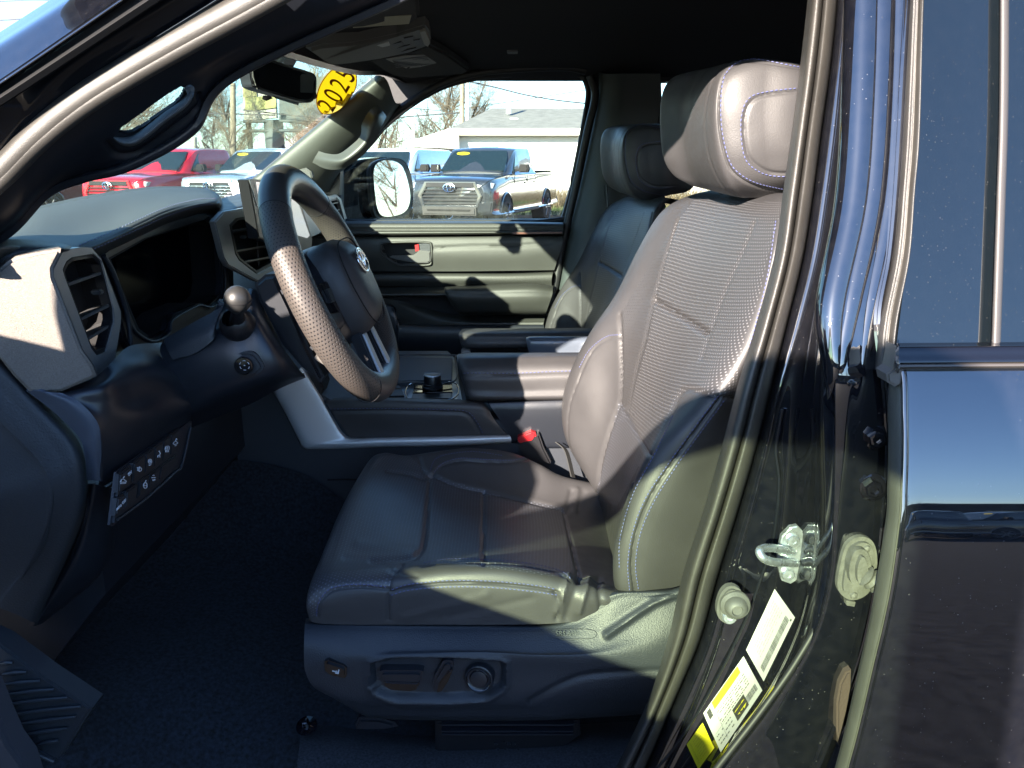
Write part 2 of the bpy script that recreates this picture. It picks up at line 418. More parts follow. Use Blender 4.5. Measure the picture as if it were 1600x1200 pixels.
def dust(m, sc=330, film=.005):
    nt = m.node_tree; N = nt.nodes; L = nt.links; b = N['Principled BSDF']; tc = N.new('ShaderNodeTexCoord')
    vo = N.new('ShaderNodeTexVoronoi'); vo.inputs['Scale'].default_value = sc; L.new(tc.outputs['Object'], vo.inputs['Vector'])
    wn_ = N.new('ShaderNodeTexWhiteNoise'); L.new(vo.outputs['Position'], wn_.inputs[0])
    sz = N.new('ShaderNodeMapRange'); sz.inputs[1].default_value = .80; sz.inputs[2].default_value = 1.0; sz.inputs[3].default_value = 0; sz.inputs[4].default_value = .20; L.new(wn_.outputs[0], sz.inputs[0])
    th = N.new('ShaderNodeMath'); th.operation = 'LESS_THAN'; L.new(vo.outputs['Distance'], th.inputs[0]); L.new(sz.outputs[0], th.inputs[1])
    nz = N.new('ShaderNodeTexNoise'); nz.inputs['Scale'].default_value = 4; nz.inputs['Detail'].default_value = 8; L.new(tc.outputs['Object'], nz.inputs['Vector'])
    t2 = N.new('ShaderNodeMapRange'); t2.inputs[1].default_value = .35; t2.inputs[2].default_value = .7; t2.inputs[3].default_value = .15; t2.inputs[4].default_value = .9; L.new(nz.outputs[0], t2.inputs[0])
    m2 = N.new('ShaderNodeMath'); m2.operation = 'MULTIPLY'; L.new(th.outputs[0], m2.inputs[0]); L.new(t2.outputs[0], m2.inputs[1])
    n3 = N.new('ShaderNodeTexNoise'); n3.inputs['Scale'].default_value = 90; n3.inputs['Detail'].default_value = 6; L.new(tc.outputs['Object'], n3.inputs['Vector'])
    m3 = N.new('ShaderNodeMath'); m3.operation = 'MULTIPLY_ADD'; m3.inputs[1].default_value = film * 3; m3.inputs[2].default_value = -film; L.new(n3.outputs[0], m3.inputs[0])
    m4 = N.new('ShaderNodeMath'); m4.operation = 'MULTIPLY_ADD'; m4.use_clamp = True; m4.inputs[1].default_value = .22; L.new(m2.outputs[0], m4.inputs[0]); L.new(m3.outputs[0], m4.inputs[2])
    mx = N.new('ShaderNodeMixRGB'); mx.inputs[1].default_value = b.inputs['Base Color'].default_value; mx.inputs[2].default_value = (.6, .57, .52, 1); L.new(m4.outputs[0], mx.inputs[0]); L.new(mx.outputs[0], b.inputs['Base Color'])
    return m
dust(M_paint)
M_paintj = mat('black_jamb_paint', (.004, .005, .008), .4, coat=.8, coat_rough=.03, spec=.2)
M_red = mat('red_plastic', (.30, .009, .013), .35)
M_white = mat('white_print', (.45, .46, .49), .6)
M_glass = glass('clear_window_glass', (.90, .96, .93), dirt=.02)
M_glassw = glass('windshield_glass', (.86, .95, .90), dirt=.022)
M_mirror = mat('mirror_glass', (.85, .87, .9), .01, metal=1.)
M_tint = dust(mat('dark_tinted_glass', (.003, .005, .007), .02, coat=.6, ior=1.6), 600, .001)
# ------------------------------------------------------------------ the pickup truck we look into
T = empty('pickup_truck', (0.3, 1.55, 0.0), 'black pickup truck seen through its open driver doorway, dark leather interior', 'pickup truck')
Z = Vector((0, 0, 1))
def part(o, *a): return o
# ---- driver side A pillar: painted outside, seal, inner trim with grab handle
def line(p, Y): return [(a, b, Y) for a, b in p]
A0 = line([(-160, 172), (0, 72), (112, 0), (240, -82)], .728)
A00 = line([(-160, 150), (0, 50), (112, -22), (240, -104)], .80)
A1 = line([(-160, 232), (0, 130), (190, 0), (300, -75)], .693)
A2a = line([(-160, 240), (0, 138), (202, 0), (312, -75)], .705)
A2 = line([(-160, 258), (0, 156), (236, 0), (345, -72)], .702)
A2b = line([(-160, 262), (0, 160), (242, 0), (350, -72)], .715)
A3m = line([(-160, 330), (0, 212), (100, 108), (270, 0), (400, -82)], .730)
A3 = line([(-160, 385), (0, 252), (130, 138), (325, 12), (460, -75)], .742)
A3b = line([(-160, 395), (0, 262), (130, 146), (327, 18), (464, -70)], .76)
def mid(a, b, t, dY=0):
    a_, b_ = cr(a, 12), cr(b, 12); return [tuple(p * (1 - t) + q * t + np.array([0, 0, dY])) for p, q in zip(a_, b_)]
surf('roof_side_panel', [A00, mid(A00, A0, .5, -.003), A0, mid(A0, A1, .5, -.003), A1, mid(A1, A2a, .5), A2a][:0] or [mid(A00, A0, 0), mid(A00, A0, .5, -.004), mid(A00, A0, 1), mid(A0, A1, .4, -.003), mid(A0, A1, .8, -.001), mid(A0, A1, 1), mid(A1, A2a, .6), mid(A1, A2a, 1)], M_paint, T, 40, 50, thick=.003)
surf('drip_moulding', [A2a, A2, A2, A2b, A2b], M_rubberd, T, 40, 16, thick=.003)
surf('pillar_jamb', [mid(A2b, A2b, 0), mid(A3m, A3m, 0), mid(A3, A3, 0), mid(A3b, A3b, 0)], M_paintj, T, 40, 24, thick=.003)
tube('jamb_edge_bead', line([(-160, 380), (0, 248), (130, 134), (325, 9), (440, -64)], .733), .0018, M_chrome if False else M_paint, T, seg=8)
s1 = tube('seal_a', line([(-160, 392), (-60, 322), (0, 272), (60, 212), (130, 156), (210, 106), (300, 55), (380, 12), (470, -38)], .738), .0125, M_rubber, None, seg=20)
s2 = tube('seal_b', line([(-160, 404), (-60, 334), (0, 285), (60, 225), (130, 169), (210, 119), (300, 68), (380, 25), (470, -25)], .735), .0075, M_rubber, None, seg=16)
merge('door_seal', [s1, s2], T)
T0 = line([(-150, 412), (0, 298), (60, 238), (130, 181), (210, 128), (300, 76), (400, 20), (520, -40)], .770)
T1 = line([(-150, 420), (0, 338), (60, 278), (130, 222), (210, 165), (300, 108), (420, 48), (560, -20)], .785)
T2 = line([(-150, 430), (0, 360), (62, 298), (130, 246), (215, 192), (290, 140), (370, 88), (600, -12)], .800)
T3 = [(-150, 440, .83), (0, 372, .83), (72, 303, .83), (130, 277, .83), (205, 255, .83), (300, 200, .83), (364, 118, .83), (640, -12, .83)]
T4 = [(-150, 420, .95), (0, 352, .95), (72, 290, .95), (130, 262, .95), (205, 238, .95), (300, 182, .95), (352, 105, .95), (640, -40, .95)]
slot = [(185, 207), (197, 209), (208, 206), (226, 196), (262, 170), (278, 158), (285, 149), (289, 138), (283, 135), (262, 147), (222, 176), (190, 199)]
trim = surf('pillar_trim', [T0, T1, T2, T3, T3, T4], M_plastic2, T, 420, 180, thick=.004, hole=slot,
            seams=[([(168, 225), (182, 241), (207, 241), (234, 227), (308, 170), (312, 150)], .003, .004)])
hs = [(172, 212, .805), (186, 224, .803), (206, 226, .803), (228, 214, .803), (260, 188, .803), (288, 168, .803), (300, 150, .803), (293, 135, .808)]
surf('grab_handle', [[(x + 2, y + 3, Y + .02) for (x, y, Y) in hs], [(x, y, Y - .001) for (x, y, Y) in hs], [(x - 2, y - 6, Y - .004) for (x, y, Y) in hs], [(x - 5, y - 13, Y + .004) for (x, y, Y) in hs], [(x - 6, y - 17, Y + .03) for (x, y, Y) in hs]],
     mat('sky_tinted_handle_plastic', (.10, .125, .15), .45, bump=(1500, .3)), T, 60, 30, thick=.004)  # sky reflection on the handle is put into its blue-grey colour

# ---- B pillar: door seal, flange, ridged painted pillar, jamb, sill
ys = [-70, 0, 100, 200, 300, 400, 500, 600, 700, 800, 900, 1000, 1100, 1200, 1280]
def leanY(y): return max(0, 577 - y) * .00018
def col(xs, Y): return [(x, y, Y + leanY(y)) for i, (x, y) in enumerate(zip(xs, ys))]
L0 = [1270, 1265, 1254, 1241, 1227, 1213, 1187, 1157, 1131, 1102, 1070, 1047, 1013, 965, 920]
L1 = [1310, 1307, 1297, 1283, 1270, 1254, 1230, 1205, 1180, 1151, 1120, 1092, 1050, 1007, 970]
def mixx(a, b, t): return [p * (1 - t) + q * t for p, q in zip(a, b)]
surf('door_opening_seal', [col(mixx(L0, L1, -.08), .83), col(L0, .775), col(mixx(L0, L1, .12), .742), col(mixx(L0, L1, .34), .735), col(mixx(L0, L1, .47), .745),
      col(mixx(L0, L1, .50), .757), col(mixx(L0, L1, .53), .745), col(mixx(L0, L1, .66), .737), col(mixx(L0, L1, .9), .745), col(L1, .765), col(mixx(L0, L1, 1.04), .79)],
     M_rubber, T, 150, 70, thick=.003)
F1 = [1325, 1322, 1315, 1306, 1293, 1277, 1252, 1222, 1200, 1175, 1146, 1122, 1085, 1040, 1000]
F2 = [1347, 1344, 1340, 1333, 1323, 1307, 1290, 1282, 1280, 1278, 1270, 1243, 1190, 1112, 1050]
F3 = [1365, 1362, 1356, 1350, 1342, 1328, 1310, 1308, 1308, 1306, 1300, 1272, 1212, 1135, 1075]
F4 = [1388, 1386, 1380, 1373, 1366, 1352, 1337, 1335, 1335, 1333, 1322, 1295, 1240, 1165, 1105]
F5 = [1420, 1418, 1412, 1407, 1401, 1392, 1376, 1388, 1394, 1388, 1378, 1360, 1330, 1292, 1260]
L1b = mixx(L1, F1, .12)
jamb = surf('body_pillar', [col(L1, .80), col(L1b, .768), col(mixx(L1, F1, .5), .756), col(mixx(L1, F1, .9), .752), col(F1, .753), col(mixx(L1, F1, 1.1), .750),
      col(mixx(F1, F2, .5), .732), col(mixx(F1, F2, .92), .686), col(F2, .672), col(mixx(F2, F3, .3), .662), col(mixx(F2, F3, .8), .650), col(F3, .648), col(mixx(F3, F4, .5), .647), col(F4, .647),
      col(mixx(F4, F5, .4), .647), col(mixx(F4, F5, .8), .650), col(F5, .655), col([x + 45 for x in F5], .80)],
     M_paint, T, 150, 100, thick=.003)
B_j = bvh(jamb)
# sill lip below, seal of the sill
tube('sill_lip', [(1306, 760, .66), (1303, 860, .655), (1288, 950, .655), (1246, 1030, .65), (1190, 1110, .645), (1120, 1200, .64), (1060, 1280, .64)], .0032, M_rubberd, T)
tube('pillar_weld_line', [(1222, 640, .742), (1212, 700, .74), (1217, 760, .738), (1207, 850, .738), (1190, 900, .738), (1160, 980, .738), (1115, 1070, .735), (1060, 1160, .735), (1000, 1230, .735)], .0016, M_paintj, T)
# ridges drawn down the upper pillar: short raised beads
for i, (a, b_, e) in enumerate([(1349, 1296, 640), (1375, 1303, 632), (1405, 1336, 628)]):
    tube('pillar_bead', [(x_, y_, Y_ + leanY(y_)) for x_, y_, Y_ in [(a, -60, .6608), (a - 6, 150, .6608), (a - 18, 320, .6608), (a - 50, 480, .659), (b_ + 6, 580, .657), (b_, e, .659)]], [.0160, .0160, .0158, .0140, .0085, .0008], M_paint, T, seg=20)
# rear door: frame seal, glass, frame, belt moulding, skin and edge
E0 = [(1424, -70), (1420, 0), (1408, 200), (1402, 300), (1392, 400), (1372, 500), (1365, 577)]
E1 = [(1447, -70), (1443, 0), (1438, 200), (1430, 300), (1422, 400), (1403, 500), (1395, 577)]
def em(t, Y): return [(a[0] * (1 - t) + b[0] * t, a[1] * (1 - t) + b[1] * t, Y + leanY(a[1])) for a, b in zip(E0, E1)]
DOOR = newobj('rear_door', [P(1500, 700, .75), P(1510, 700, .75), P(1500, 710, .75)], [(0, 1, 2)], M_paint, T)
surf('window_frame_seal', [em(-.25, .70), em(0, .662), em(.15, .640), em(.45, .630), em(.5, .630), em(.62, .634), em(.9, .628), em(1.0, .630), em(1.05, .645)], M_rubber, DOOR, 80, 40, thick=.002)
# rear door glass and its frame strips leaning inwards towards the roof
def lean(y): return .622 + (577 - y) * .00018
gl = [[(x, y, lean(y) + .010) for y in (-80, 100, 300, 450, 560)] for x in (1420, 1500, 1562, 1700, 1800, 2200, 2700)]
gl[0] = [(e[0] + 0, e[1], lean(e[1]) + .008) for e in [(1446, -80), (1440, 100), (1430, 300), (1412, 450), (1398, 560)]]
surf('window_glass', gl, M_tint, DOOR, 20, 20, thick=.004)
surf('glass_divider', [[(x + (0 if y > 0 else 0) - max(0, y) * .024 + (200 - abs(200 - y)) * .01, y, lean(y) + Yo) for y in (-80, 100, 200, 300, 450, 545)] for x, Yo in ((1563, .012), (1564, .002), (1568, -.001), (1573, -.001), (1577, .002), (1578, .012))],
     mat('dull_divider_rubber', (.06, .055, .053), .5, bump=(1500, .2)), DOOR, 30, 14, thick=.002)
surf('belt_moulding', [[(x, y + (min(x, 1750) - 1405) * -.008, Y) for x in (1402, 1404, 1410, 1500, 1600, 1750, 2200, 2750)] for y, Y in ((536, .632), (541, .618), (543, .610), (556, .606), (566, .603), (568, .605))],
     M_gloss, DOOR, 30, 18, thick=.003)
surf('belt_moulding_lip', [[(x, y + (min(x, 1750) - 1405) * -.008, Y) for x in (1402, 1404, 1410, 1500, 1600, 1750, 2200, 2750)] for y, Y in ((567, .610), (569, .604), (575, .603), (578, .612))],
     mat('dull_lip_rubber', (.05, .045, .043), .5), DOOR, 30, 8, thick=.003)
# door skin: marched so that its slope falls off from the belt down to the flat lower door
def skinY():
    Y = .612; out = []; py = 576.0
    z = P(1500, py, Y).z
    while py < 1330:
        out.append((py, Y))
        e = math.atan((600 - py) / F) - PITCH; ed = math.degrees(e)
        n = np.interp(py, [576, 640, 795, 900, 1050, 1330], [22, 19.5, 12.7, 7.5, 3.5, 1.0])
        py2 = py + 8; z2 = P(1500, py2, Y).z; Y += (z2 - z) * math.tan(R(n)); z = P(1500, py2, Y).z; py = py2
    return out
SK = skinY()
def skY(py): return float(np.interp(py, [s[0] for s in SK], [s[1] for s in SK]))
edge = [(576, 1410), (600, 1413), (700, 1415), (750, 1413), (800, 1411), (900, 1399), (975, 1384), (1050, 1366), (1125, 1349), (1200, 1330), (1300, 1300)]
ex = lambda py: float(np.interp(py, [e[0] for e in edge], [e[1] for e in edge]))
yy = [576, 600, 640, 680, 720, 760, 800, 860, 920, 980, 1040, 1100, 1160, 1220, 1320]
skin = surf('door_skin', [[(ex(y) + dx, y, skY(y) + dY) for y in yy] for dx, dY in ((-1, .010), (0, .0025), (2.5, .0), (60, 0), (140, 0), (300, 0), (480, 0), (900, 0), (1380, 0))], M_paint, DOOR, 120, 40, thick=.003)
# leading edge flange of the door with its lit strip
wd = [(576, 12), (590, 22), (620, 26), (700, 26), (800, 25), (900, 27), (1050, 25), (1200, 24), (1300, 24)]
wx = lambda py: float(np.interp(py, [e[0] for e in wd], [e[1] for e in wd]))
surf('door_edge_flange', [[(ex(y) - wx(y) * t, y, skY(y) + dY) for y in [570] + yy[1:]] for t, dY in ((-.02, .012), (.06, .006), (.10, .006), (.45, .010), (.8, .017), (.97, .024), (1.02, .04), (.7, .12))],
     mat('door_edge_rubber', (.05, .05, .045), .5, bump=(1200, .3), var=(40, .1)), DOOR, 90, 40, thick=.002)
plate('flange_cap', [(1402, 541), (1408, 543), (1411, 575), (1409, 600), (1400, 605), (1388, 598), (1386, 585), (1396, 577), (1400, 560)], .02, mat('pale_seal_end', (.08, .077, .074), .4), DOOR, Y=.609, bev=.003)

# bolts, striker, grommet, stop, labels
def on(b, x, y): h, n = hit(b, x, y); return h, n
def hexbolt(x, y, Y, sc=1):
    c = P(x, y, Y); ax = Vector((-.25, -1, .1))
    wsh = lathe('w', [(0, 0), (.0155 * sc, 0), (.0155 * sc, .002), (.0125 * sc, .004), (.0, .004)], c, ax, M_gloss)
    hx = lathe('h', [(.0095 * sc, .004), (.0095 * sc, .011), (.0075 * sc, .013), (.005 * sc, .013), (.0045 * sc, .009), (0, .009)], c, ax, M_gloss, seg=6)
    return merge('hinge_bolt', [wsh, hx], T)
hexbolt(1366, 682, .650, .8); hexbolt(1362, 760, .648, .85)
# striker
sc_ = P(1232, 866, .715)
st = plate('striker', [(1222, 838), (1236, 824), (1247, 822), (1256, 832), (1263, 862), (1262, 885), (1252, 903), (1236, 913), (1222, 908), (1216, 885), (1217, 862)], .006, M_zinc, T, Y=.700, bev=.0012)
plate('striker_plate', [(1230, 832), (1247, 824), (1256, 830), (1266, 862), (1265, 890), (1254, 906), (1238, 914), (1228, 905)], .004, M_zinc, st, Y=.708)
tube('striker_loop', [(1240, 862, .702), (1220, 858, .690), (1200, 856, .680), (1189, 858, .674), (1187, 864, .670), (1194, 873, .668), (1208, 878, .672), (1225, 879, .685), (1244, 880, .700)], .0042, M_zinc, st, seg=14)
for (x, y) in ((1239, 845), (1231, 898)): lathe('striker_screw', [(0, .0018), (.0022, .0018), (.0026, .003), (.0055, .0028), (.0065, .0012), (.0065, -.001)], P(x, y, .6985), (0, -1, .05), M_zinc, st, 24)
tube('striker_wing', [(1262, 858, .706), (1268, 852, .700), (1268, 874, .700), (1263, 878, .706)], .0012, M_zinc, st)
# wiring grommet
M_grom = mat('grey_grommet_rubber', (.075, .075, .068), .6, bump=(600, .5), var=(90, .25))
go = [(1330, 850), (1345, 842), (1362, 845), (1371, 858), (1374, 880), (1372, 905), (1362, 928), (1345, 940), (1328, 940), (1315, 930), (1311, 915), (1316, 885), (1322, 862)]
gr = plate('wiring_grommet', go, .016, M_grom, T, Y=.638, bev=.004, smooth_n=40)
plate('grommet_body', [(1340, 866), (1356, 864), (1364, 880), (1365, 905), (1350, 922), (1334, 915), (1331, 890)], .016, M_grom, gr, Y=.626, bev=.006, smooth_n=30)
lathe('grommet_bellows', [(.004, 0)] + [(.0085 + (.0016 if i % 2 else -.0012), .003 * i) for i in range(1, 14)] + [(.004, .042)], P(1349, 897, .628), (.9, -.2, -.55), M_grom, gr)
for (x, y) in ((1354, 857), (1334, 930)): lathe('grommet_pin', [(0, .003), (.003, .002), (.0035, 0)], P(x, y, .638), (0, -1, 0), M_grom, gr, 12)
plate('grommet_tab', [(1322, 938), (1337, 941), (1335, 948), (1323, 946)], .006, M_grom, gr, Y=.640)
# round door stop with its screw
M_stop = mat('grey_rubber_stop', (.07, .071, .066), .55, bump=(800, .3), var=(60, .15))
sp_o = [(1135, 921), (1147, 918), (1159, 925), (1162, 940), (1157, 960), (1148, 975), (1136, 977), (1124, 968), (1121, 953), (1126, 933)]
ds = plate('door_stop', sp_o, .010, M_stop, T, Y=.722, bev=.003, smooth_n=36)
lathe('stop_button', [(.016, 0), (.0155, .004), (.012, .007), (.0105, .013), (.008, .016), (.006, .017), (.005, .0145), (0, .0145)], P(1148, 944, .722), (-.1, -1, .1), M_stop, ds)
lathe('stop_screw', [(.0075, 0), (.0075, .003), (.006, .005), (.0035, .005), (.0028, .003), (0, .003)], P(1139, 963, .721), (-.1, -1, .1), M_zinc, ds)
# hinge behind the door edge
plate('door_check_strap', [(1322, 1052), (1331, 1048), (1330, 1075), (1322, 1120), (1313, 1168), (1308, 1145), (1308, 1100), (1313, 1070)], .01, mat('brown_red_primer', (.045, .031, .028), .6, bump=(500, .5)), T, Y=.640, bev=.002)
# dark seal strip with mirror like flange, between the door seal and the pillar
# ---- labels
M_lab = mat('white_label_vinyl', (.34, .34, .33), .45); M_laby = mat('yellow_label_vinyl', (.44, .39, .010), .45); M_ink = mat('black_print', (.02, .02, .02), .6); M_inkg = mat('grey_print', (.05, .05, .055), .6)
def quad_grid(q, B, off, n=10):
    V = []; Fc = []
    for i in range(n + 1):
        for j in range(n + 1):
            s, t = i / n, j / n
            a = [(q[0][k] * (1 - s) + q[1][k] * s) * (1 - t) + (q[3][k] * (1 - s) + q[2][k] * s) * t for k in (0, 1)]
            h, nn = hit(B, *a)
            if h is None: h, nn = P(a[0], a[1], .66), Vector((0, -1, 0))
            V.append(h + nn * off)
    for i in range(n):
        for j in range(n): k = i * (n + 1) + j; Fc.append((k, k + 1, k + n + 2, k + n + 1))
    return V, Fc
def label(name, q, marks, m, B=None, parent=None):
    """q: corners (px) a,b,c,d ; marks: (s0,s1,t0,t1,material) in label coordinates"""
    B = B or B_j; obs = []
    V, Fc = quad_grid(q, B, .0006, 8); base = newobj(name, V, Fc, m, None); base2 = base
    def L(s, t): return [(q[0][k] * (1 - s) + q[1][k] * s) * (1 - t) + (q[3][k] * (1 - s) + q[2][k] * s) * t for k in (0, 1)]
    groups = {}
    for (s0, s1, t0, t1, mm) in marks:
        V, Fc = quad_grid([L(s0, t0), L(s1, t0), L(s1, t1), L(s0, t1)], B, .0010, 3)
        g = groups.setdefault(mm.name, ([], [], mm)); k = len(g[0]); g[0].extend(V); g[1].extend([tuple(i + k for i in f) for f in Fc])
    obs = [base2] + [newobj('m', g[0], g[1], g[2], None) for g in groups.values()]
    return merge(name, obs, parent or T)
rnd = random.Random(3)
def print_lines(s0, s1, t0, t1, n, m, fill=.55, wmin=.02, wmax=.09):
    out = []
    for i in range(n):
        s = s0 + (s1 - s0) * (i + .2) / n; h = (s1 - s0) / n * fill; t = t0
        while t < t1:
            wd_ = rnd.uniform(wmin, wmax); out.append((s, s + h, t, min(t + wd_, t1), m)); t += wd_ + .014
            if rnd.random() < .12: t += .05
    return out
def barcode(s0, s1, t0, t1, m):
    out = []; t = t0
    while t < t1: a = rnd.choice((.004, .006, .010)); out.append((s0, s1, t, t + a, m)); t += a + rnd.choice((.005, .008))
    return out
# corner order: s runs across the label (from inner edge to outer edge), t runs down the pillar
q1 = [(1211, 920), (1243, 965), (1194, 1065), (1166, 1015)]
label('certification_label', q1, barcode(.70, .88, .10, .92, M_inkg) + print_lines(.12, .6, .12, .85, 6, mat('faint_print', (.20, .20, .22), .6), .35, .015, .06) + [(.9, .95, .06, .09, M_ink)], M_lab)
q2 = [(1162, 1025), (1192, 1079), (1127, 1176), (1099, 1114)]
label('tyre_and_loading_label', q2, barcode(.72, .88, .05, .36, M_inkg) + [(.02, .20, .16, .80, M_laby)] + print_lines(.05, .17, .18, .78, 2, M_ink, .6, .02, .06) +
      print_lines(.28, .62, .12, .8, 5, M_inkg, .3, .02, .07) + [(.62, .92, .28, .55, M_ink), (.64, .90, .295, .535, M_laby)] + print_lines(.66, .88, .31, .52, 3, M_ink, .4, .03, .08) +
      print_lines(.66, .95, .62, .95, 3, M_inkg, .25, .02, .05) + [(.06, .26, .86, .94, M_ink), (.10, .2, .875, .91, M_lab)] + [(.3, .95, .80, .803, M_inkg), (.62, .625, .6, .95, M_inkg)], M_lab)
q3 = [(1098, 1129), (1117, 1169), (1092, 1203), (1073, 1163)]
label('yellow_warning_label', q3, print_lines(.12, .9, .30, .7, 8, mat('dim_print', (.35, .30, .02), .6), .35, .02, .12) + barcode(.1, .9, .82, .88, M_ink)[::3], M_laby)
# ------------------------------------------------------------------ driver seat
cush_rows = [
 [(500, 990, .93), (486, 975, .91), (484, 966, .93), (500, 940, 1.0), (530, 860, 1.18), (562, 800, 1.34), (588, 775, 1.42), (600, 790, 1.46)],
 [(486, 972, .90), (479, 945, .893), (484, 915, .925), (498, 880, 1.0), (528, 808, 1.18), (556, 755, 1.34), (580, 722, 1.42), (594, 738, 1.46)],
 [(498, 974, .893), (494, 940, .885), (504, 900, .915), (520, 868, 1.0), (546, 790, 1.18), (574, 738, 1.34), (598, 708, 1.42), (612, 726, 1.465)],
 [(545, 976, .890), (545, 928, .882), (555, 893, .912), (570, 868, 1.0), (590, 792, 1.18), (612, 742, 1.34), (634, 712, 1.42), (645, 728, 1.47)],
 [(620, 976, .888), (620, 922, .880), (628, 890, .908), (640, 870, .99), (655, 805, 1.18), (668, 752, 1.34), (682, 706, 1.43), (695, 722, 1.48)],
 [(700, 976, .886), (700, 915, .879), (706, 882, .905), (712, 874, .985), (720, 815, 1.18), (724, 764, 1.34), (734, 702, 1.435), (742, 720, 1.485)],
 [(790, 976, .886), (790, 916, .879), (792, 882, .905), (792, 876, .985), (796, 824, 1.18), (796, 778, 1.34), (795, 708, 1.435), (798, 728, 1.485)],
 [(870, 974, .887), (872, 926, .880), (874, 896, .908), (872, 888, .985), (872, 838, 1.18), (862, 792, 1.34), (842, 726, 1.43), (846, 745, 1.48)],
 [(925, 968, .893), (930, 935, .886), (930, 908, .915), (925, 900, .99), (922, 850, 1.18), (905, 802, 1.34), (880, 745, 1.425), (884, 765, 1.47)],
 [(975, 962, .91), (980, 938, .90), (980, 918, .93), (980, 905, 1.0), (985, 862, 1.18), (975, 815, 1.34), (950, 762, 1.42), (955, 780, 1.46)],
 [(1040, 970, .93), (1040, 945, .92), (1040, 925, .95), (1040, 915, 1.0), (1045, 872, 1.18), (1030, 830, 1.34), (1010, 790, 1.42), (1015, 810, 1.46)]]
mesh_c = [(560, 700), (640, 712), (672, 742), (757, 768), (790, 778), (860, 790), (880, 796), (905, 905), (700, 880), (640, 884), (612, 905), (607, 918), (560, 918), (520, 922), (500, 940), (492, 962), (470, 975), (460, 940), (500, 790)]
seams_c = [
 ([(757, 769), (755, 820), (755, 882)], .0022, .0040),
 ([(672, 752), (668, 800), (662, 850), (650, 868), (634, 873), (580, 875)], .0030, .0045),
 ([(880, 797), (893, 850), (906, 905)], .0022, .0040),
 ([(757, 768), (820, 782), (878, 796)], .0030, .005), ([(676, 742), (710, 757), (757, 768)], .003, .005),
 ([(655, 716), (662, 735), (676, 745)], .003, .004), ([(605, 737), (640, 740), (660, 748), (672, 742)], .003, .003),
 ([(676, 742), (690, 728), (720, 720), (760, 722), (800, 722), (825, 717)], .0022, .003),
 ([(607, 968), (607, 925), (611, 900), (628, 882)], .0022, .003),
 ([(496, 962), (500, 940), (520, 922), (560, 917), (607, 921)], .0020, .0025),
 ([(611, 926), (640, 918), (700, 912), (770, 913), (840, 920), (870, 926)], .0018, .003),
 ([(660, 884), (700, 878), (760, 879), (820, 884), (862, 892), (880, 900), (888, 908)], .0018, .0025),
 ([(868, 926), (875, 945), (870, 968)], .0025, .003), ([(905, 905), (960, 915)], .004, .004)]
rw = random.Random(5)
def wrinkle(px, V, uv):
    d = np.zeros(len(px))
    for (x0, y0, x1, y1, wdt, h) in ((888, 900, 872, 955, 5, .004), (905, 905, 885, 965, 6, -.003), (920, 905, 905, 955, 5, .004), (935, 905, 940, 950, 5, -.003),
                                     (893, 768, 885, 800, 4, -.0035), (902, 765, 897, 800, 4, .003), (912, 770, 905, 800, 5, -.002), (630, 965, 760, 930, 7, .0015), (700, 965, 830, 935, 6, -.0013),
                                     (540, 872, 600, 878, 5, -.002), (560, 850, 640, 862, 8, .002), (610, 890, 650, 900, 4, -.002)):
        d += h * np.exp(-(seg_dist(px, [(x0, y0), (x1, y1)]) / wdt) ** 2)
    return d
cush = surf('cushion', cush_rows, [M_leather, M_meshf], None, 210, 230, seams=seams_c, zones=[(mesh_c, 1)], fn=wrinkle)
side_z = [(460, 1000), (496, 962), (500, 940), (520, 922), (560, 917), (607, 921), (607, 1000)]
back_rows_y = None
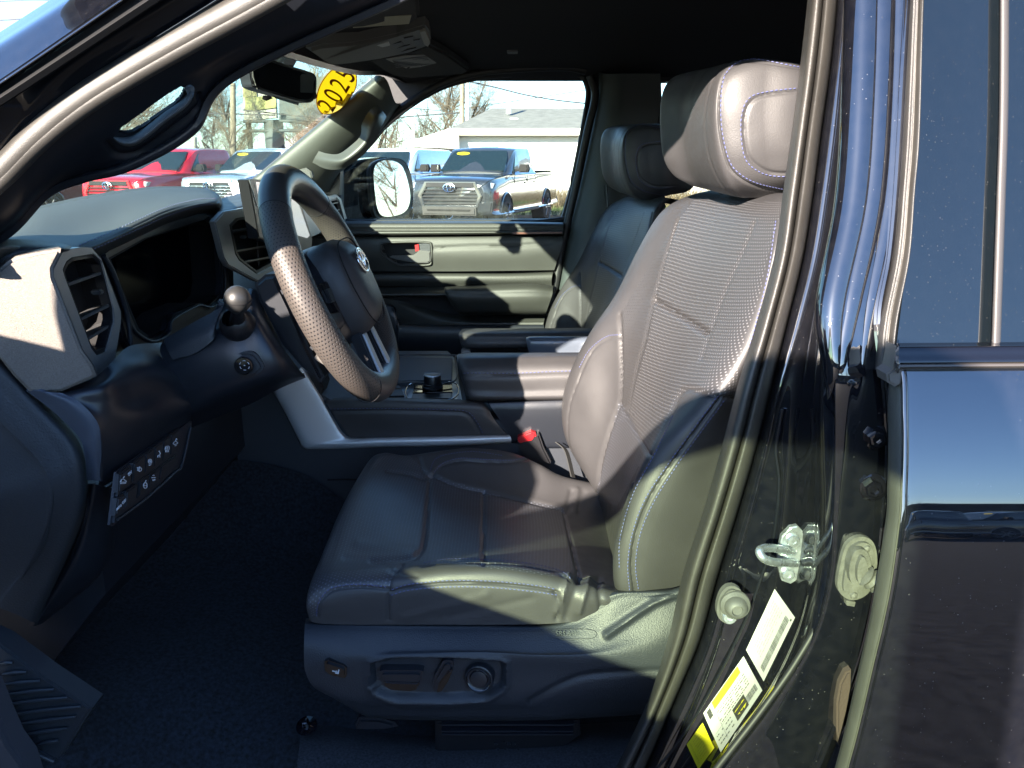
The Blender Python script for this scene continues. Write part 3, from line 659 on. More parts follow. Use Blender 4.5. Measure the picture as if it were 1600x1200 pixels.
bk = [
 [(1090, 960, .95), (1000, 950, .92), (968, 940, .93), (962, 915, 1.02), (950, 880, 1.18), (940, 835, 1.34), (935, 800, 1.42), (950, 800, 1.48)],
 [(1075, 925, .93), (1000, 925, .897), (960, 905, .915), (962, 880, 1.02), (955, 845, 1.18), (945, 800, 1.34), (930, 770, 1.42), (945, 772, 1.48)],
 [(1098, 850, .93), (1008, 858, .893), (963, 850, .912), (966, 830, 1.02), (962, 800, 1.18), (942, 765, 1.34), (908, 730, 1.42), (910, 732, 1.48)],
 [(1120, 770, .93), (1035, 785, .893), (984, 780, .912), (984, 762, 1.02), (975, 735, 1.18), (950, 700, 1.34), (888, 682, 1.42), (886, 684, 1.48)],
 [(1142, 690, .93), (1075, 705, .895), (1020, 705, .915), (1010, 695, 1.02), (993, 675, 1.18), (962, 645, 1.34), (886, 632, 1.42), (880, 632, 1.48)],
 [(1162, 610, .935), (1128, 622, .90), (1082, 628, .925), (1048, 625, 1.03), (1018, 612, 1.18), (970, 590, 1.34), (900, 580, 1.42), (893, 578, 1.48)],
 [(1188, 540, .935), (1168, 550, .905), (1128, 556, .935), (1085, 552, 1.04), (1040, 545, 1.19), (985, 528, 1.34), (930, 522, 1.42), (922, 520, 1.48)],
 [(1206, 470, .935), (1192, 480, .91), (1160, 486, .94), (1112, 484, 1.05), (1062, 476, 1.20), (1015, 460, 1.34), (972, 462, 1.42), (962, 460, 1.48)],
 [(1222, 400, .94), (1212, 405, .915), (1186, 410, .945), (1138, 408, 1.05), (1088, 400, 1.20), (1038, 388, 1.34), (1006, 392, 1.42), (997, 390, 1.48)],
 [(1240, 335, .95), (1230, 342, .925), (1208, 347, .95), (1162, 345, 1.05), (1115, 338, 1.20), (1070, 330, 1.34), (1040, 335, 1.41), (1030, 335, 1.47)],
 [(1258, 312, .97), (1245, 314, .95), (1225, 318, .97), (1185, 316, 1.06), (1140, 308, 1.20), (1100, 303, 1.33), (1074, 308, 1.40), (1066, 310, 1.46)],
 [(1290, 310, .98), (1275, 306, .96), (1260, 304, .98), (1225, 302, 1.07), (1180, 298, 1.20), (1140, 296, 1.33), (1112, 300, 1.40), (1105, 302, 1.46)],
 [(1330, 330, .98), (1315, 330, .96), (1300, 330, .98), (1262, 328, 1.07), (1215, 320, 1.20), (1170, 316, 1.33), (1145, 318, 1.40), (1140, 318, 1.46)]]
mesh_b = [(1085, 312), (1225, 316), (1200, 400), (1185, 470), (1160, 540), (1150, 622), (1120, 620), (1075, 607), (1058, 620), (1045, 650), (1020, 700), (1000, 730), (985, 705), (975, 660), (1015, 520), (1022, 468), (1055, 350)]
perf_b = [(968, 630), (970, 590), (970, 490), (1000, 440), (1055, 350), (1022, 468), (1015, 520), (983, 640)]
meshlow = [(968, 628), (985, 650), (1010, 705), (965, 790), (930, 780), (940, 735)]
seams_b = [([(1022, 468), (1060, 492), (1102, 519)], .0034, .0075),
 ([(968, 490), (970, 540), (971, 590), (968, 630), (952, 680), (938, 730), (932, 790)], .0026, .0045),
 ([(1060, 342), (1040, 400), (1022, 468), (1008, 530), (994, 580), (982, 640)], .0022, .0025),
 ([(968, 630), (978, 650), (995, 680), (1012, 708)], .0022, .0035),
 ([(972, 527), (950, 530), (925, 550), (903, 600), (890, 640), (889, 690), (905, 740), (925, 770)], .0016, .0018),
 ([(1150, 624), (1120, 620), (1076, 608), (1060, 618), (1048, 645), (1020, 700), (984, 770), (966, 840)], .0024, .0035),
 ([(1126, 622), (1090, 670), (1050, 725), (1015, 780), (995, 830), (987, 880), (991, 925)], .0018, .0035),
 ([(1180, 345), (1158, 400), (1135, 450), (1112, 512), (1095, 560)], .0022, .0020),
 ([(1218, 345), (1205, 430), (1182, 520), (1157, 612)], .0018, .002)]
backr = surf('backrest', bk, [M_leather, M_mesh, M_perf, M_meshf], None, 230, 260, seams=seams_b, zones=[(mesh_b, 1), (perf_b, 2), (meshlow, 3)],
     puffs=[((925, 640), 30, 60, .008)],
     fn=lambda px, V, uv: .0025 * np.exp(-(seg_dist(px, [(975, 640), (990, 650)]) / 4) ** 2) - .002 * np.exp(-(seg_dist(px, [(972, 655), (992, 645)]) / 3) ** 2))
hd = [
 [(1085, 112, 1.27), (1112, 105, 1.20), (1142, 97, 1.10), (1160, 95, 1.085), (1195, 92, 1.08), (1250, 100, 1.09), (1262, 103, 1.2), (1180, 110, 1.3)],
 [(1058, 122, 1.295), (1090, 113, 1.21), (1128, 106, 1.085), (1150, 99, 1.06), (1195, 94, 1.055), (1258, 104, 1.07), (1290, 115, 1.2), (1200, 125, 1.31)],
 [(1045, 138, 1.305), (1076, 132, 1.22), (1113, 128, 1.075), (1138, 118, 1.045), (1195, 108, 1.04), (1266, 118, 1.055), (1296, 130, 1.2), (1210, 140, 1.32)],
 [(1040, 165, 1.31), (1068, 162, 1.22), (1106, 165, 1.07), (1130, 160, 1.038), (1190, 155, 1.033), (1270, 155, 1.05), (1298, 160, 1.2), (1215, 165, 1.32)],
 [(1040, 205, 1.31), (1068, 207, 1.22), (1106, 210, 1.07), (1131, 205, 1.038), (1190, 200, 1.033), (1270, 195, 1.05), (1298, 200, 1.2), (1215, 205, 1.32)],
 [(1044, 245, 1.31), (1074, 252, 1.22), (1114, 257, 1.072), (1140, 252, 1.040), (1195, 245, 1.035), (1266, 240, 1.05), (1294, 245, 1.2), (1215, 245, 1.32)],
 [(1058, 272, 1.30), (1088, 283, 1.22), (1130, 291, 1.078), (1154, 288, 1.052), (1200, 282, 1.047), (1258, 274, 1.06), (1285, 275, 1.2), (1205, 275, 1.31)],
 [(1082, 288, 1.28), (1108, 297, 1.21), (1148, 307, 1.10), (1170, 309, 1.09), (1206, 306, 1.085), (1246, 294, 1.095), (1262, 290, 1.2), (1185, 290, 1.29)]]
seams_h = [([(1146, 92), (1118, 118), (1104, 160), (1102, 205), (1110, 252), (1128, 290), (1150, 305)], .0011, .0012),
 ([(1262, 108), (1180, 96), (1150, 101), (1130, 118), (1123, 150), (1124, 200), (1134, 248), (1148, 272), (1178, 290), (1232, 302)], .0016, .0022),
 ([(1262, 142), (1200, 148), (1175, 158), (1164, 180), (1163, 215), (1170, 245), (1188, 262), (1212, 270), (1260, 270)], .0024, .0022)]
head = surf('headrest', hd, [M_leather], None, 260, 170, seams=seams_h, closed=True, cap=True, puffs=[((1215, 205), 55, 55, .006)])
rec = [(578, 1035), (612, 1026), (700, 1026), (780, 1031), (791, 1036), (791, 1070), (784, 1080), (760, 1094), (700, 1098), (615, 1097), (588, 1086), (577, 1072)]
ridge = [(948, 992), (985, 965), (1020, 942), (1070, 922)]
def recess(px, V, uv):
    ins = inpoly(px, rec); d = seg_dist(px, rec + rec[:1])
    return np.where(ins, -.010 * np.clip(d / 8, 0, 1), 0) + .0028 * np.exp(-((d) / 6) ** 2) + .006 * np.exp(-(seg_dist(px, ridge) / 6) ** 2)
SR = [
 [(478, 966, .95), (600, 968, .95), (740, 970, .95), (858, 970, .95), (905, 950, .95), (950, 922, .95), (1010, 918, .95), (1110, 918, .95)],
 [(477, 972, .905), (600, 973, .90), (740, 974, .90), (860, 974, .90), (910, 954, .90), (954, 927, .90), (1010, 922, .90), (1110, 922, .90)],
 [(476, 980, .890), (600, 984, .885), (740, 985, .885), (870, 984, .885), (925, 966, .887), (965, 940, .89), (1010, 932, .89), (1110, 930, .89)],
 [(475, 1005, .872), (570, 1015, .866), (740, 1014, .864), (860, 1018, .864), (930, 1010, .866), (975, 985, .875), (1035, 945, .885), (1110, 940, .885)],
 [(475, 1032, .864), (545, 1032, .860), (740, 1024, .858), (830, 1026, .858), (930, 1025, .858), (1000, 1012, .862), (1060, 985, .870), (1110, 975, .875)],
 [(478, 1052, .862), (545, 1060, .859), (740, 1060, .858), (850, 1050, .858), (930, 1050, .857), (1000, 1045, .858), (1060, 1030, .862), (1110, 1020, .868)],
 [(492, 1075, .864), (550, 1090, .860), (740, 1095, .859), (850, 1085, .858), (930, 1078, .857), (1000, 1075, .858), (1060, 1070, .86), (1110, 1065, .868)],
 [(530, 1095, .872), (565, 1106, .868), (740, 1110, .868), (850, 1106, .867), (930, 1100, .866), (1000, 1098, .866), (1060, 1092, .868), (1110, 1085, .875)],
 [(556, 1110, .885), (590, 1122, .885), (740, 1125, .885), (850, 1124, .885), (930, 1120, .885), (1000, 1115, .885), (1060, 1108, .885), (1110, 1100, .89)],
 [(566, 1112, .94), (600, 1122, .94), (740, 1125, .94), (850, 1124, .94), (930, 1120, .94), (1000, 1115, .94), (1060, 1108, .94), (1110, 1100, .94)]]
SEAT = surf('driver_seat', SR, M_plastic, T, 220, 170, thick=.004, fn=recess, seams=[([(830, 1096), (880, 1068), (930, 1054), (1050, 1048)], .004, .003)])
for o in (cush, backr, head): adopt(o, SEAT)
bs = bvh(SEAT); bc = bvh(cush); bb = bvh(backr); bh = bvh(head)
ST = [stitches('cushion_stitching', bc, [
   [(494, 962), (498, 940), (518, 919), (560, 913), (605, 917)], [(612, 921), (640, 913), (700, 907), (770, 908), (840, 915), (870, 921)],
   [(611, 930), (640, 922), (700, 917), (770, 918), (840, 925), (872, 930)],
   [(662, 880), (700, 874), (760, 875), (820, 880), (862, 888), (884, 897), (892, 906)],
   [(678, 738), (692, 724), (720, 716), (760, 718), (800, 719), (822, 714)], [(672, 735), (680, 718), (700, 710), (740, 706), (785, 712)]], M_stitch, SEAT),
 stitches('backrest_stitching', bb, [
   [(1122, 618), (1085, 668), (1045, 723), (1009, 778), (989, 830), (981, 880), (984, 924)], [(1131, 626), (1096, 673), (1056, 729), (1022, 783), (1001, 832), (993, 882), (998, 924)],
   [(1052, 650), (1026, 705), (990, 772), (970, 840), (968, 890)], [(1213, 345), (1200, 430), (1177, 520), (1153, 610)],
   [(970, 523), (948, 526), (922, 546), (905, 575)]], M_stitch, SEAT, step=.0052, ln=.0034, rad=.0008),
 stitches('headrest_stitching', bh, [
   [(1252, 106), (1180, 93), (1153, 98), (1134, 116), (1127, 150), (1128, 200), (1138, 246), (1152, 268), (1181, 285), (1232, 297)],
   [(1255, 137), (1200, 143), (1171, 153), (1159, 178), (1158, 215), (1165, 249), (1184, 267), (1210, 275), (1255, 275)]], M_stitch, SEAT, step=.0058, ln=.0038, rad=.0008)]
# headrest posts
for (x, Y) in ((1150, 1.25), (1195, 1.10)): tube('headrest_post', [(x, 290, Y), (x + 12, 330, Y)], .006, M_gloss, SEAT)
# switches
def press(o): return o
sw = plate('seat_slide_switch', [(592, 1052), (600, 1050), (652, 1050), (661, 1052), (659, 1066), (654, 1077), (640, 1081), (610, 1079), (600, 1076), (594, 1064)], .018, M_plastic2, SEAT, Y=.852, bev=.004)
plate('seat_slide_switch_face', [(600, 1066), (655, 1068), (650, 1079), (640, 1081), (610, 1079), (602, 1074)], .006, M_gloss, SEAT, Y=.8495, bev=.0015)
plate('recline_switch', [(692, 1036), (700, 1034), (708, 1036), (708, 1048), (700, 1066), (690, 1082), (680, 1084), (675, 1078), (678, 1060)], .018, M_plastic2, SEAT, Y=.852, bev=.004)
plate('recline_switch_face', [(701, 1048), (707, 1048), (700, 1066), (690, 1081), (682, 1083), (686, 1068)], .005, M_gloss, SEAT, Y=.8495, bev=.0015)
lathe('lumbar_switch', [(.0195, -.008), (.0195, .008), (.018, .011), (.0165, .0115), (.0150, .010), (.0125, .0095), (.011, .0115), (.006, .0125), (0, .0125)], P(750, 1055, .866), (-.12, -1, .15), M_plastic2, SEAT, 40,
      mats=[M_plastic2, M_gloss], mi=[0, 0, 0, 1, 0, 1, 0, 0])
mb = plate('seat_memory_switch', [(506, 1036), (512, 1034), (536, 1042), (541, 1046), (541, 1058), (537, 1062), (514, 1056), (507, 1050)], .012, M_gloss, SEAT, Y=.853, bev=.003)
sym = [plate('a', [(519, 1047.5), (524, 1049), (525, 1047.8), (526.5, 1049), (525, 1051.5), (524, 1050.4), (519, 1049.2)], .0006, M_white, None, Y=.8524), plate('b', [(528.5, 1046.5), (530.3, 1047), (529, 1053.5), (527, 1053.2), (523.5, 1052.2), (524, 1051), (527, 1051.3)], .0006, M_white, None, Y=.8524)]
merge('switch_symbol', sym, SEAT)
# embossed airbag mark
hh, nn = hit(bs, 895, 990); xa = (P(920, 990, hh.y) - P(870, 990, hh.y)).normalized(); ya = (Z - nn * Z.dot(nn)).normalized()
e1 = text_on('t', 'SRS AIRBAG', .0085, hh + nn * .0008, xa, ya, mat('embossed_plastic', (.05, .055, .055), .5), None, .0009)
e2 = tube('f', [tuple(hit(bs, a_, b_)[0] + Vector((0, -.0004, 0)))[:3] and hit(bs, a_, b_)[0] + Vector((0, -.0004, 0)) for a_, b_ in ((866, 984), (925, 984), (925, 997), (866, 997))], .0005, M_plastic, None, closed=True, n=40, seg=6)
merge('airbag_mark', [e1, e2], SEAT)
plate('seat_rail', [(680, 1129), (905, 1127), (908, 1150), (880, 1168), (842, 1180), (770, 1182), (700, 1180), (680, 1176)], .05, M_black, SEAT, Y=.915, bev=.003)
for yq in (1129, 1139, 1144): box('rail_flange', P(793, yq, .905), (.185, .012, .0022), M_plastic2, SEAT, .0008)
for (x, y) in ((775, 1162), (787, 1160), (795, 1162), (803, 1162), (790, 1170), (778, 1171), (810, 1170), (800, 1172)): lathe('rail_rivet', [(0, .002), (.002, .0018), (.0028, 0)], P(x, y, .914), (0, -1, 0), M_plastic2, SEAT, 10)
plate('rail_cover', [(560, 1124), (590, 1124), (616, 1131), (622, 1138), (600, 1142), (556, 1142), (554, 1136)], .05, M_plastic2, SEAT, Y=.905, bev=.004)
surf('seat_belt_strap', [[(x, y, Y) for x, y, Y in ((868, 690, 1.47), (880, 700, 1.465), (886, 715, 1.46), (893, 745, 1.45))], [(x + 6, y + 2, Y + .01) for x, y, Y in ((868, 690, 1.47), (880, 700, 1.465), (886, 715, 1.46), (893, 745, 1.45))]], mat('belt_webbing', (.018, .019, .019), .8), SEAT, 16, 4, thick=.002)
buk = plate('belt_buckle', [(808, 692), (842, 677), (850, 700), (861, 722), (858, 732), (838, 734), (818, 722)], .024, M_black, SEAT, Y=1.490, bev=.004)
plate('buckle_release', [(809, 690), (809, 684), (830, 675), (837, 677), (838, 682), (832, 690), (814, 694)], .018, M_red, SEAT, Y=1.488, bev=.003)
# passenger seat: the same seat further in and a little lower
PSEAT = SEAT.copy(); PSEAT.name = 'passenger_seat'; COL.objects.link(PSEAT); PSEAT.location = Vector((0.0, .85, -.04))
for ch in list(SEAT.children):
    if ch.name.split('.')[0] in ('cushion', 'backrest', 'headrest', 'cushion_stitching', 'backrest_stitching', 'headrest_stitching', 'headrest_post'):
        c = ch.copy(); COL.objects.link(c); c.parent = PSEAT
# ------------------------------------------------------------------ steering wheel
WC = Vector((-.27, 1.18, 1.367)); wt = R(23)
wN = Vector((math.cos(wt), 0, math.sin(wt))); wU = Vector((-math.sin(wt), 0, math.cos(wt))); wS = Vector((0, 1, 0))
def WL(u, v, n): return WC + wU * u + wS * v + wN * n
RW = .172
M_rim = mat('smooth_wheel_leather', (.048, .044, .044), .38, bump=(900, .2), spec=.55)
rimp = []
for k in range(48):
    t = 2 * math.pi * k / 48; fl = 1 - .05 * max(0, -math.cos(t)) ** 4
    rimp.append(WL(RW * math.cos(t) * fl, RW * math.sin(t), 0))
rim = tube('steering_wheel', rimp, .0215, M_rim, T, seg=28, closed=True, n=220, prof=[(math.cos(a) * (1.0), math.sin(a) * 1.12) for a in np.linspace(0, 2 * math.pi, 28, endpoint=False)], ref=wN)
rim.data.materials.append(M_wheelperf)
for p in rim.data.polygons:
    d = p.center - WC; a = math.degrees(math.atan2(d.dot(wS), d.dot(wU)))
    if 42 < abs(a) < 148: p.material_index = 1
for a in (42, -42, 148, -148):
    t = R(a); c = WL(RW * math.cos(t), RW * math.sin(t), 0); rd = (wU * math.cos(t) + wS * math.sin(t))
    tube('rim_seam', [c + (rd * math.cos(q) * 1.12 + wN * math.sin(q)) * .0213 for q in np.linspace(0, 2 * math.pi, 24, endpoint=False)], .0006, M_void, rim, seg=6, closed=True, n=40)
st_v = []
inn = [WL((RW - .0215 * .93) * math.cos(t), (RW - .0215 * .93) * math.sin(t), .009) for t in np.linspace(0, 2 * math.pi, 300)]
br = bvh(rim)
def stitch_w(name, pts, n_off, m, par, step=.0075):
    obs = []; e = even(pts, step); V = []; Fc = []
    for i in range(len(e) - 1):
        a = Vector(e[i]); b_ = Vector(e[i + 1]); t = (b_ - a); sd = t.cross(n_off).normalized() * .0018; M = a + t * .5
        k = len(V); up = n_off.normalized() * .0012
        V += [a + sd, a - sd, a + t * .55 - sd * .4, a + t * .55 + sd * 1.2, M + up * .5]
        Fc += [(k, k + 1, k + 4), (k + 1, k + 2, k + 4), (k + 2, k + 3, k + 4), (k + 3, k, k + 4)]
    return newobj(name, V, Fc, m, par, 0)
stitch_w('rim_stitching', inn, wN, M_stitch, rim)
def superell(a, b, p, k, n): t = 2 * math.pi * k / n; c, s_ = math.cos(t), math.sin(t); return (math.copysign(abs(c) ** (2 / p), c) * a, math.copysign(abs(s_) ** (2 / p), s_) * b)
def dome(name, cu, cv, a, b, h0, h1, p, m, par, taper=0, rings=14, n=56, side=.03):
    V = []; Fc = []
    for i in range(rings + 1):
        r = i / rings
        for k in range(n):
            u, v = superell(a * r, b * r, p, k, n); v *= 1 - taper * (1 if u < 0 else 0) * (-u / a)
            V.append(WL(cu + u, cv + v, h0 + (h1 - h0) * (1 - r ** 5)))
    for k in range(n): u, v = superell(a, b, p, k, n); v *= 1 - taper * (1 if u < 0 else 0) * (-u / a); V.append(WL(cu + u, cv + v, h0 - side))
    for i in range(rings + 1):
        for k in range(n): Fc.append((i * n + k, i * n + (k + 1) % n, (i + 1) * n + (k + 1) % n, (i + 1) * n + k))
    Fc.append(tuple(range((rings + 1) * n, (rings + 2) * n)))
    o = newobj(name, V, Fc, m, par, 40); fixn(o); return o
dome('wheel_hub', -.008, 0, .078, .108, -.012, .012, 3.2, M_plastic2, rim, .15, side=.04)
pad = dome('horn_pad', -.006, .0, .074, .076, .020, .052, 3.4, M_leather, rim, .22, side=.025)
tube('pad_seam', [WL(-.006 + superell(.073, .075, 3.4, k, 40)[0] * .93, superell(.073, .075, 3.4, k, 40)[1] * .93 * (1 - .22 * max(0, -superell(1, 1, 3.4, k, 40)[0])), .0415) for k in range(40)], .0011, M_void, rim, closed=True, n=160, seg=6)
# emblem: three interlocking ovals on a dark oval
M_emb = mat('emblem_silver', (.7, .71, .73), .18, metal=1.)
eu, ev, en = .022, .004, .0535
def oval(cu, cv, a, b, n=40): return [WL(cu + a * math.cos(t), cv + b * math.sin(t), en) for t in np.linspace(0, 2 * math.pi, n, endpoint=False)]
dd = newobj('d', [WL(eu, ev, en + .0002)] + [WL(eu + .0185 * math.cos(t), ev + .0265 * math.sin(t), en - .0004) for t in np.linspace(0, 2 * math.pi, 40, endpoint=False)], [(0, 1 + k, 1 + (k + 1) % 40) for k in range(40)], M_gloss)
merge('wheel_emblem', [dd, tube('o', oval(eu, ev, .0185, .0265), .0016, M_emb, None, closed=True, n=60, seg=8), tube('o', oval(eu + .006, ev, .0085, .0185), .0014, M_emb, None, closed=True, n=60, seg=8),
                       tube('o', oval(eu, ev, .0170, .0075), .0014, M_emb, None, closed=True, n=60, seg=8)], rim)
for s_ in (-1, 1):
    surf('spoke', [[WL(u, s_ * v, n) for v, n in ((.085, nn_), (.105, nn_ - .004), (.13, nn_ - .010), (.165, nn_ - .014))] for u, nn_ in ((.034, -.012), (.030, .006), (.0, .012), (-.045, .010), (-.056, -.01))], M_plastic2, rim, 16, 16, thick=.006, world=True)
    plate('wheel_button_pad', [WL(.018, s_ * .088, .016), WL(.020, s_ * .125, .010), WL(-.022, s_ * .128, .008), WL(-.030, s_ * .090, .014)], .006, M_gloss, rim, dirv=-wN, bev=.002)
    plate('wheel_button', [WL(.008, s_ * .098, .0185), WL(.009, s_ * .112, .0165), WL(-.010, s_ * .113, .0150), WL(-.012, s_ * .099, .017)], .004, M_black, rim, dirv=-wN, bev=.001)
for v0, v1 in ((-.052, -.020), (.020, .052)):
    plate('lower_spoke', [WL(-.068, v0 * .8, .014), WL(-.068, v1 * .8, .014), WL(-.158, v1, .012), WL(-.158, v0, .012)], .018, M_plastic2, rim, dirv=-wN, bev=.003)
    plate('spoke_trim', [WL(-.078, v0 * .80 + .004, .0165), WL(-.078, v1 * .80 - .004, .0165), WL(-.156, v1 - .005, .0155), WL(-.156, v0 + .005, .0155)], .004, mat('silver_spoke_trim', (.50, .53, .58), .3, metal=.35), rim, dirv=-wN, bev=.0012)
# shift paddle of pale plastic seen below the near rim and column shrouds
SH = plate('column_shroud', [(396, 444), (412, 430), (430, 428), (455, 480), (480, 540), (505, 590), (500, 600), (470, 575), (440, 540), (403, 470)], .20, M_plastic2, T, Y=1.06, bev=.012, seg=3)
surf('lower_shroud', [
  [(330, 492, 1.20), (352, 470, 1.12), (375, 455, 1.08), (397, 452, 1.06), (412, 470, 1.10)],
  [(275, 520, 1.04), (330, 500, 1.03), (372, 485, 1.02), (398, 478, 1.03), (425, 505, 1.10)],
  [(250, 545, .99), (320, 530, .985), (375, 520, .985), (415, 512, 1.0), (440, 540, 1.09)],
  [(270, 590, .975), (330, 578, .97), (385, 572, .97), (440, 562, .99), (470, 580, 1.08)],
  [(290, 640, .985), (335, 622, .98), (385, 606, .98), (440, 590, 1.0), (476, 588, 1.08)],
  [(300, 668, 1.04), (345, 650, 1.04), (390, 632, 1.04), (440, 606, 1.06), (478, 590, 1.12)]], M_plastic2, SH, 50, 50, thick=.006)
surf('shroud_panel', [[(255, 530, .99), (300, 505, .99), (345, 480, 1.0), (352, 470, 1.02)], [(262, 548, .975), (300, 530, .975), (335, 512, .98), (338, 505, 1.0)], [(270, 562, .972), (305, 552, .972), (332, 532, .975), (339, 520, .99)]], M_plastic, SH, 16, 12, thick=.008)
bsh = None
lathe('stalk_boot', [(.012, .016), (.0175, .012), (.0215, .004), (.0225, -.004), (.0225, -.02)], P(369, 505, .985), (-.1, -.75, .55), M_black, SH)
st_o = tube('wiper_stalk', [(371, 505, .985), (371, 490, .96), (371, 478, .945)], [.011, .008, .0085], M_black, SH, seg=20)
lathe('stalk_knob', [(0, .018)] + [(.0165 * math.cos(a), .0175 * math.sin(a)) for a in np.linspace(1.3, -1.1, 10)] + [(.006, -.018)], P(371, 468, .94), (.1, -.25, 1), mat('worn_knob_plastic', (.022, .022, .022), .42), SH, 36)
lathe('wiper_ring', [(.0168, .001), (.0171, .0), (.0168, -.001)], P(371, 468, .94), (.1, -.25, 1), M_void, SH, 36)
SB = plate('start_button_bezel', [(368, 556), (384, 550), (398, 553), (410, 570), (408, 580), (392, 590), (374, 588), (364, 574)], .012, M_plastic, SH, Y=.968, bev=.004, smooth_n=28)
lathe('start_button', [(.0118, 0), (.0118, .006), (.0105, .008), (0, .0082)], P(382, 571, .966), (.05, -1, .12), M_gloss, SH, 36)
cc = P(382, 571, .9575); ring_ = []
for k in range(6):
    ring_.append(tube('r', [cc + Vector((math.cos(a) * .0062, 0, math.sin(a) * .0062)) for a in np.linspace(k * math.pi / 3 + .25, (k + 1) * math.pi / 3 - .25, 6)], .0004, M_white, None, seg=6))
ring_.append(tube('r', [cc + Vector((-.0008, 0, 0)), cc + Vector((.0008, 0, 0))], .0007, M_white, None, seg=6))
merge('start_button_mark', ring_, SH)
plate('paddle_lever', [(490, 560), (500, 545), (512, 552), (530, 575), (532, 583), (522, 580), (495, 565)], .02, mat('pale_plastic', (.12, .11, .10), .4), SH, Y=1.02, bev=.003)

# ------------------------------------------------------------------ dashboard
DX = -.50
def dx_(l, X): return [PX(a, b, X) for a, b in l]
DA = newobj('dashboard', *(lambda: (
    [Vector((x, y, z)) for y in (.94, 2.36) for x, z in ((-.66, 1.42), (-.64, 1.22), (-.56, 1.12), (-.56, .98), (-.66, .86), (-1.15, .80), (-1.2, 1.40), (-.9, 1.42))],
    [tuple(range(7, -1, -1)), tuple(range(8, 16))] + [(i, (i + 1) % 8, 8 + (i + 1) % 8, 8 + i) for i in range(8)]))(), M_plastic2, T)
box('dash_sun_block', (-.78, .885, 1.26), (.34, .10, .28), M_void, DA)  # unseen box added to keep direct sun off the console trim
hood = surf('instrument_hood', [
  dx_([(-22, 395), (0, 361), (42, 329), (100, 313), (150, 303), (212, 294), (262, 291), (310, 293), (336, 300), (347, 312)], -.80),
  dx_([(-22, 400), (0, 372), (50, 345), (110, 328), (165, 315), (220, 304), (268, 299), (312, 299), (337, 304), (347, 314)], -.70),
  dx_([(-22, 405), (0, 379), (60, 368), (118, 358), (170, 342), (222, 322), (268, 310), (312, 305), (337, 307), (347, 316)], -.60),
  dx_([(-22, 412), (0, 384), (62, 384), (118, 381), (165, 366), (216, 342), (262, 323), (310, 313), (337, 312), (347, 319)], -.53),
  dx_([(-22, 420), (0, 388), (70, 390), (128, 390), (170, 374), (218, 352), (262, 332), (310, 319), (336, 316), (345, 322)], -.515),
  dx_([(-22, 430), (10, 400), (80, 402), (136, 398), (174, 383), (220, 361), (262, 342), (308, 329), (332, 326), (342, 332)], -.525),
  dx_([(-22, 430), (20, 405), (90, 405), (142, 404), (180, 392), (226, 371), (266, 352), (306, 339), (328, 337), (338, 342)], -.56)],
  mat('hood_leather', (.050, .050, .046), .55, bump=(450, .5), spec=.35), DA, 110, 60, thick=.004, seams=[([(120, 389), (168, 372), (218, 349), (262, 329), (310, 316), (340, 315)], .0025, .003)])
bhd = bvh(hood)
stitches('hood_stitching', bhd, [[(124, 384), (166, 367), (216, 344), (262, 324), (310, 312), (338, 311)], [(140, 391), (172, 377), (220, 355), (262, 336), (308, 322), (334, 319)]], mat('hood_thread', (.11, .12, .20), .6), DA, step=.0085, ln=.0050, rad=.0011)
surf('dash_corner', [[(-60, 372, .86), (20, 374, .86), (70, 376, .87), (100, 381, .88), (118, 388, .92)], [(-60, 392, .81), (20, 388, .81), (70, 387, .83), (98, 389, .85), (115, 393, .90)], [(-60, 410, .79), (5, 412, .80), (30, 402, .81), (70, 396, .83), (110, 397, .9)], [(-60, 440, .80), (0, 432, .81), (18, 412, .825), (66, 404, .84), (106, 400, .92)]], M_plastic, DA, 30, 20, thick=.004)
surf('defroster_slot', [[(-20, 377, .855), (25, 376, .857), (72, 379, .867)], [(-20, 383, .835), (25, 383, .835), (60, 383, .845)]], M_void, DA, 12, 4, thick=.002)
SEP = lambda x, y: .778 + max(0, x) * .00016 + max(0, y - 540) * .0001
plate('silver_end_panel', [(x, y, SEP(x, y)) for x, y in [(-80, 420), (0, 420), (12, 409), (26, 401), (60, 394), (96, 388), (95, 396), (83, 420), (84, 434), (128, 547), (145, 571), (151, 588), (126, 600), (98, 612), (70, 614), (46, 612), (22, 588), (0, 560), (-30, 540), (-80, 530)]], .03,
  mat('metallic_silver_panel', (.155, .138, .124), .45, metal=.35, bump=(2200, .5), var=(700, .18), rvar=(800, .1)), DA, bev=.010, seg=5, dirv=(-.6, .8, 0), smooth=60)
def vent(prefix, outer, inner, X, slats, m_ring, depth=.035, tabs=()):
    v = plate(prefix, dx_(outer, X), .010, m_ring, DA, holes=[dx_(inner, X)], dirv=(-1, 0, 0), bev=.003)
    sc = lambda l, f: [((a - cxx) * f + cxx, (b - cyy) * f + cyy) for a, b in l]
    cxx = sum(a for a, b in inner) / len(inner); cyy = sum(b for a, b in inner) / len(inner)
    plate('vent_frame', dx_(sc(inner, 1.0), X - .002), .012, M_black, v, holes=[dx_(sc(inner, .90), X - .002)], dirv=(-1, 0, 0), bev=.001)
    plate('vent_recess', dx_(sc(inner, 1.12), X - .045), .003, M_void, v, dirv=(-1, 0, 0))
    plate('vent_sleeve', dx_(sc(inner, 1.02), X - .012), .035, M_void, v, holes=[dx_(sc(inner, .97), X - .012)], dirv=(-1, 0, 0))
    for (a, b) in slats:
        A = PX(a[0], a[1], X - .004); B = PX(b[0], b[1], X - .004); up = Vector((0, 0, .0018))
        plate('vent_slat', [A - up, B - up, B + up, A + up], .03, mat_slat, v, dirv=(-1, 0, -.25), bev=.0006)
    for (a, b) in tabs: box('vent_tab', PX(a, b, X - .006), (.012, .010, .006), M_plastic, v, .0015)
    return v
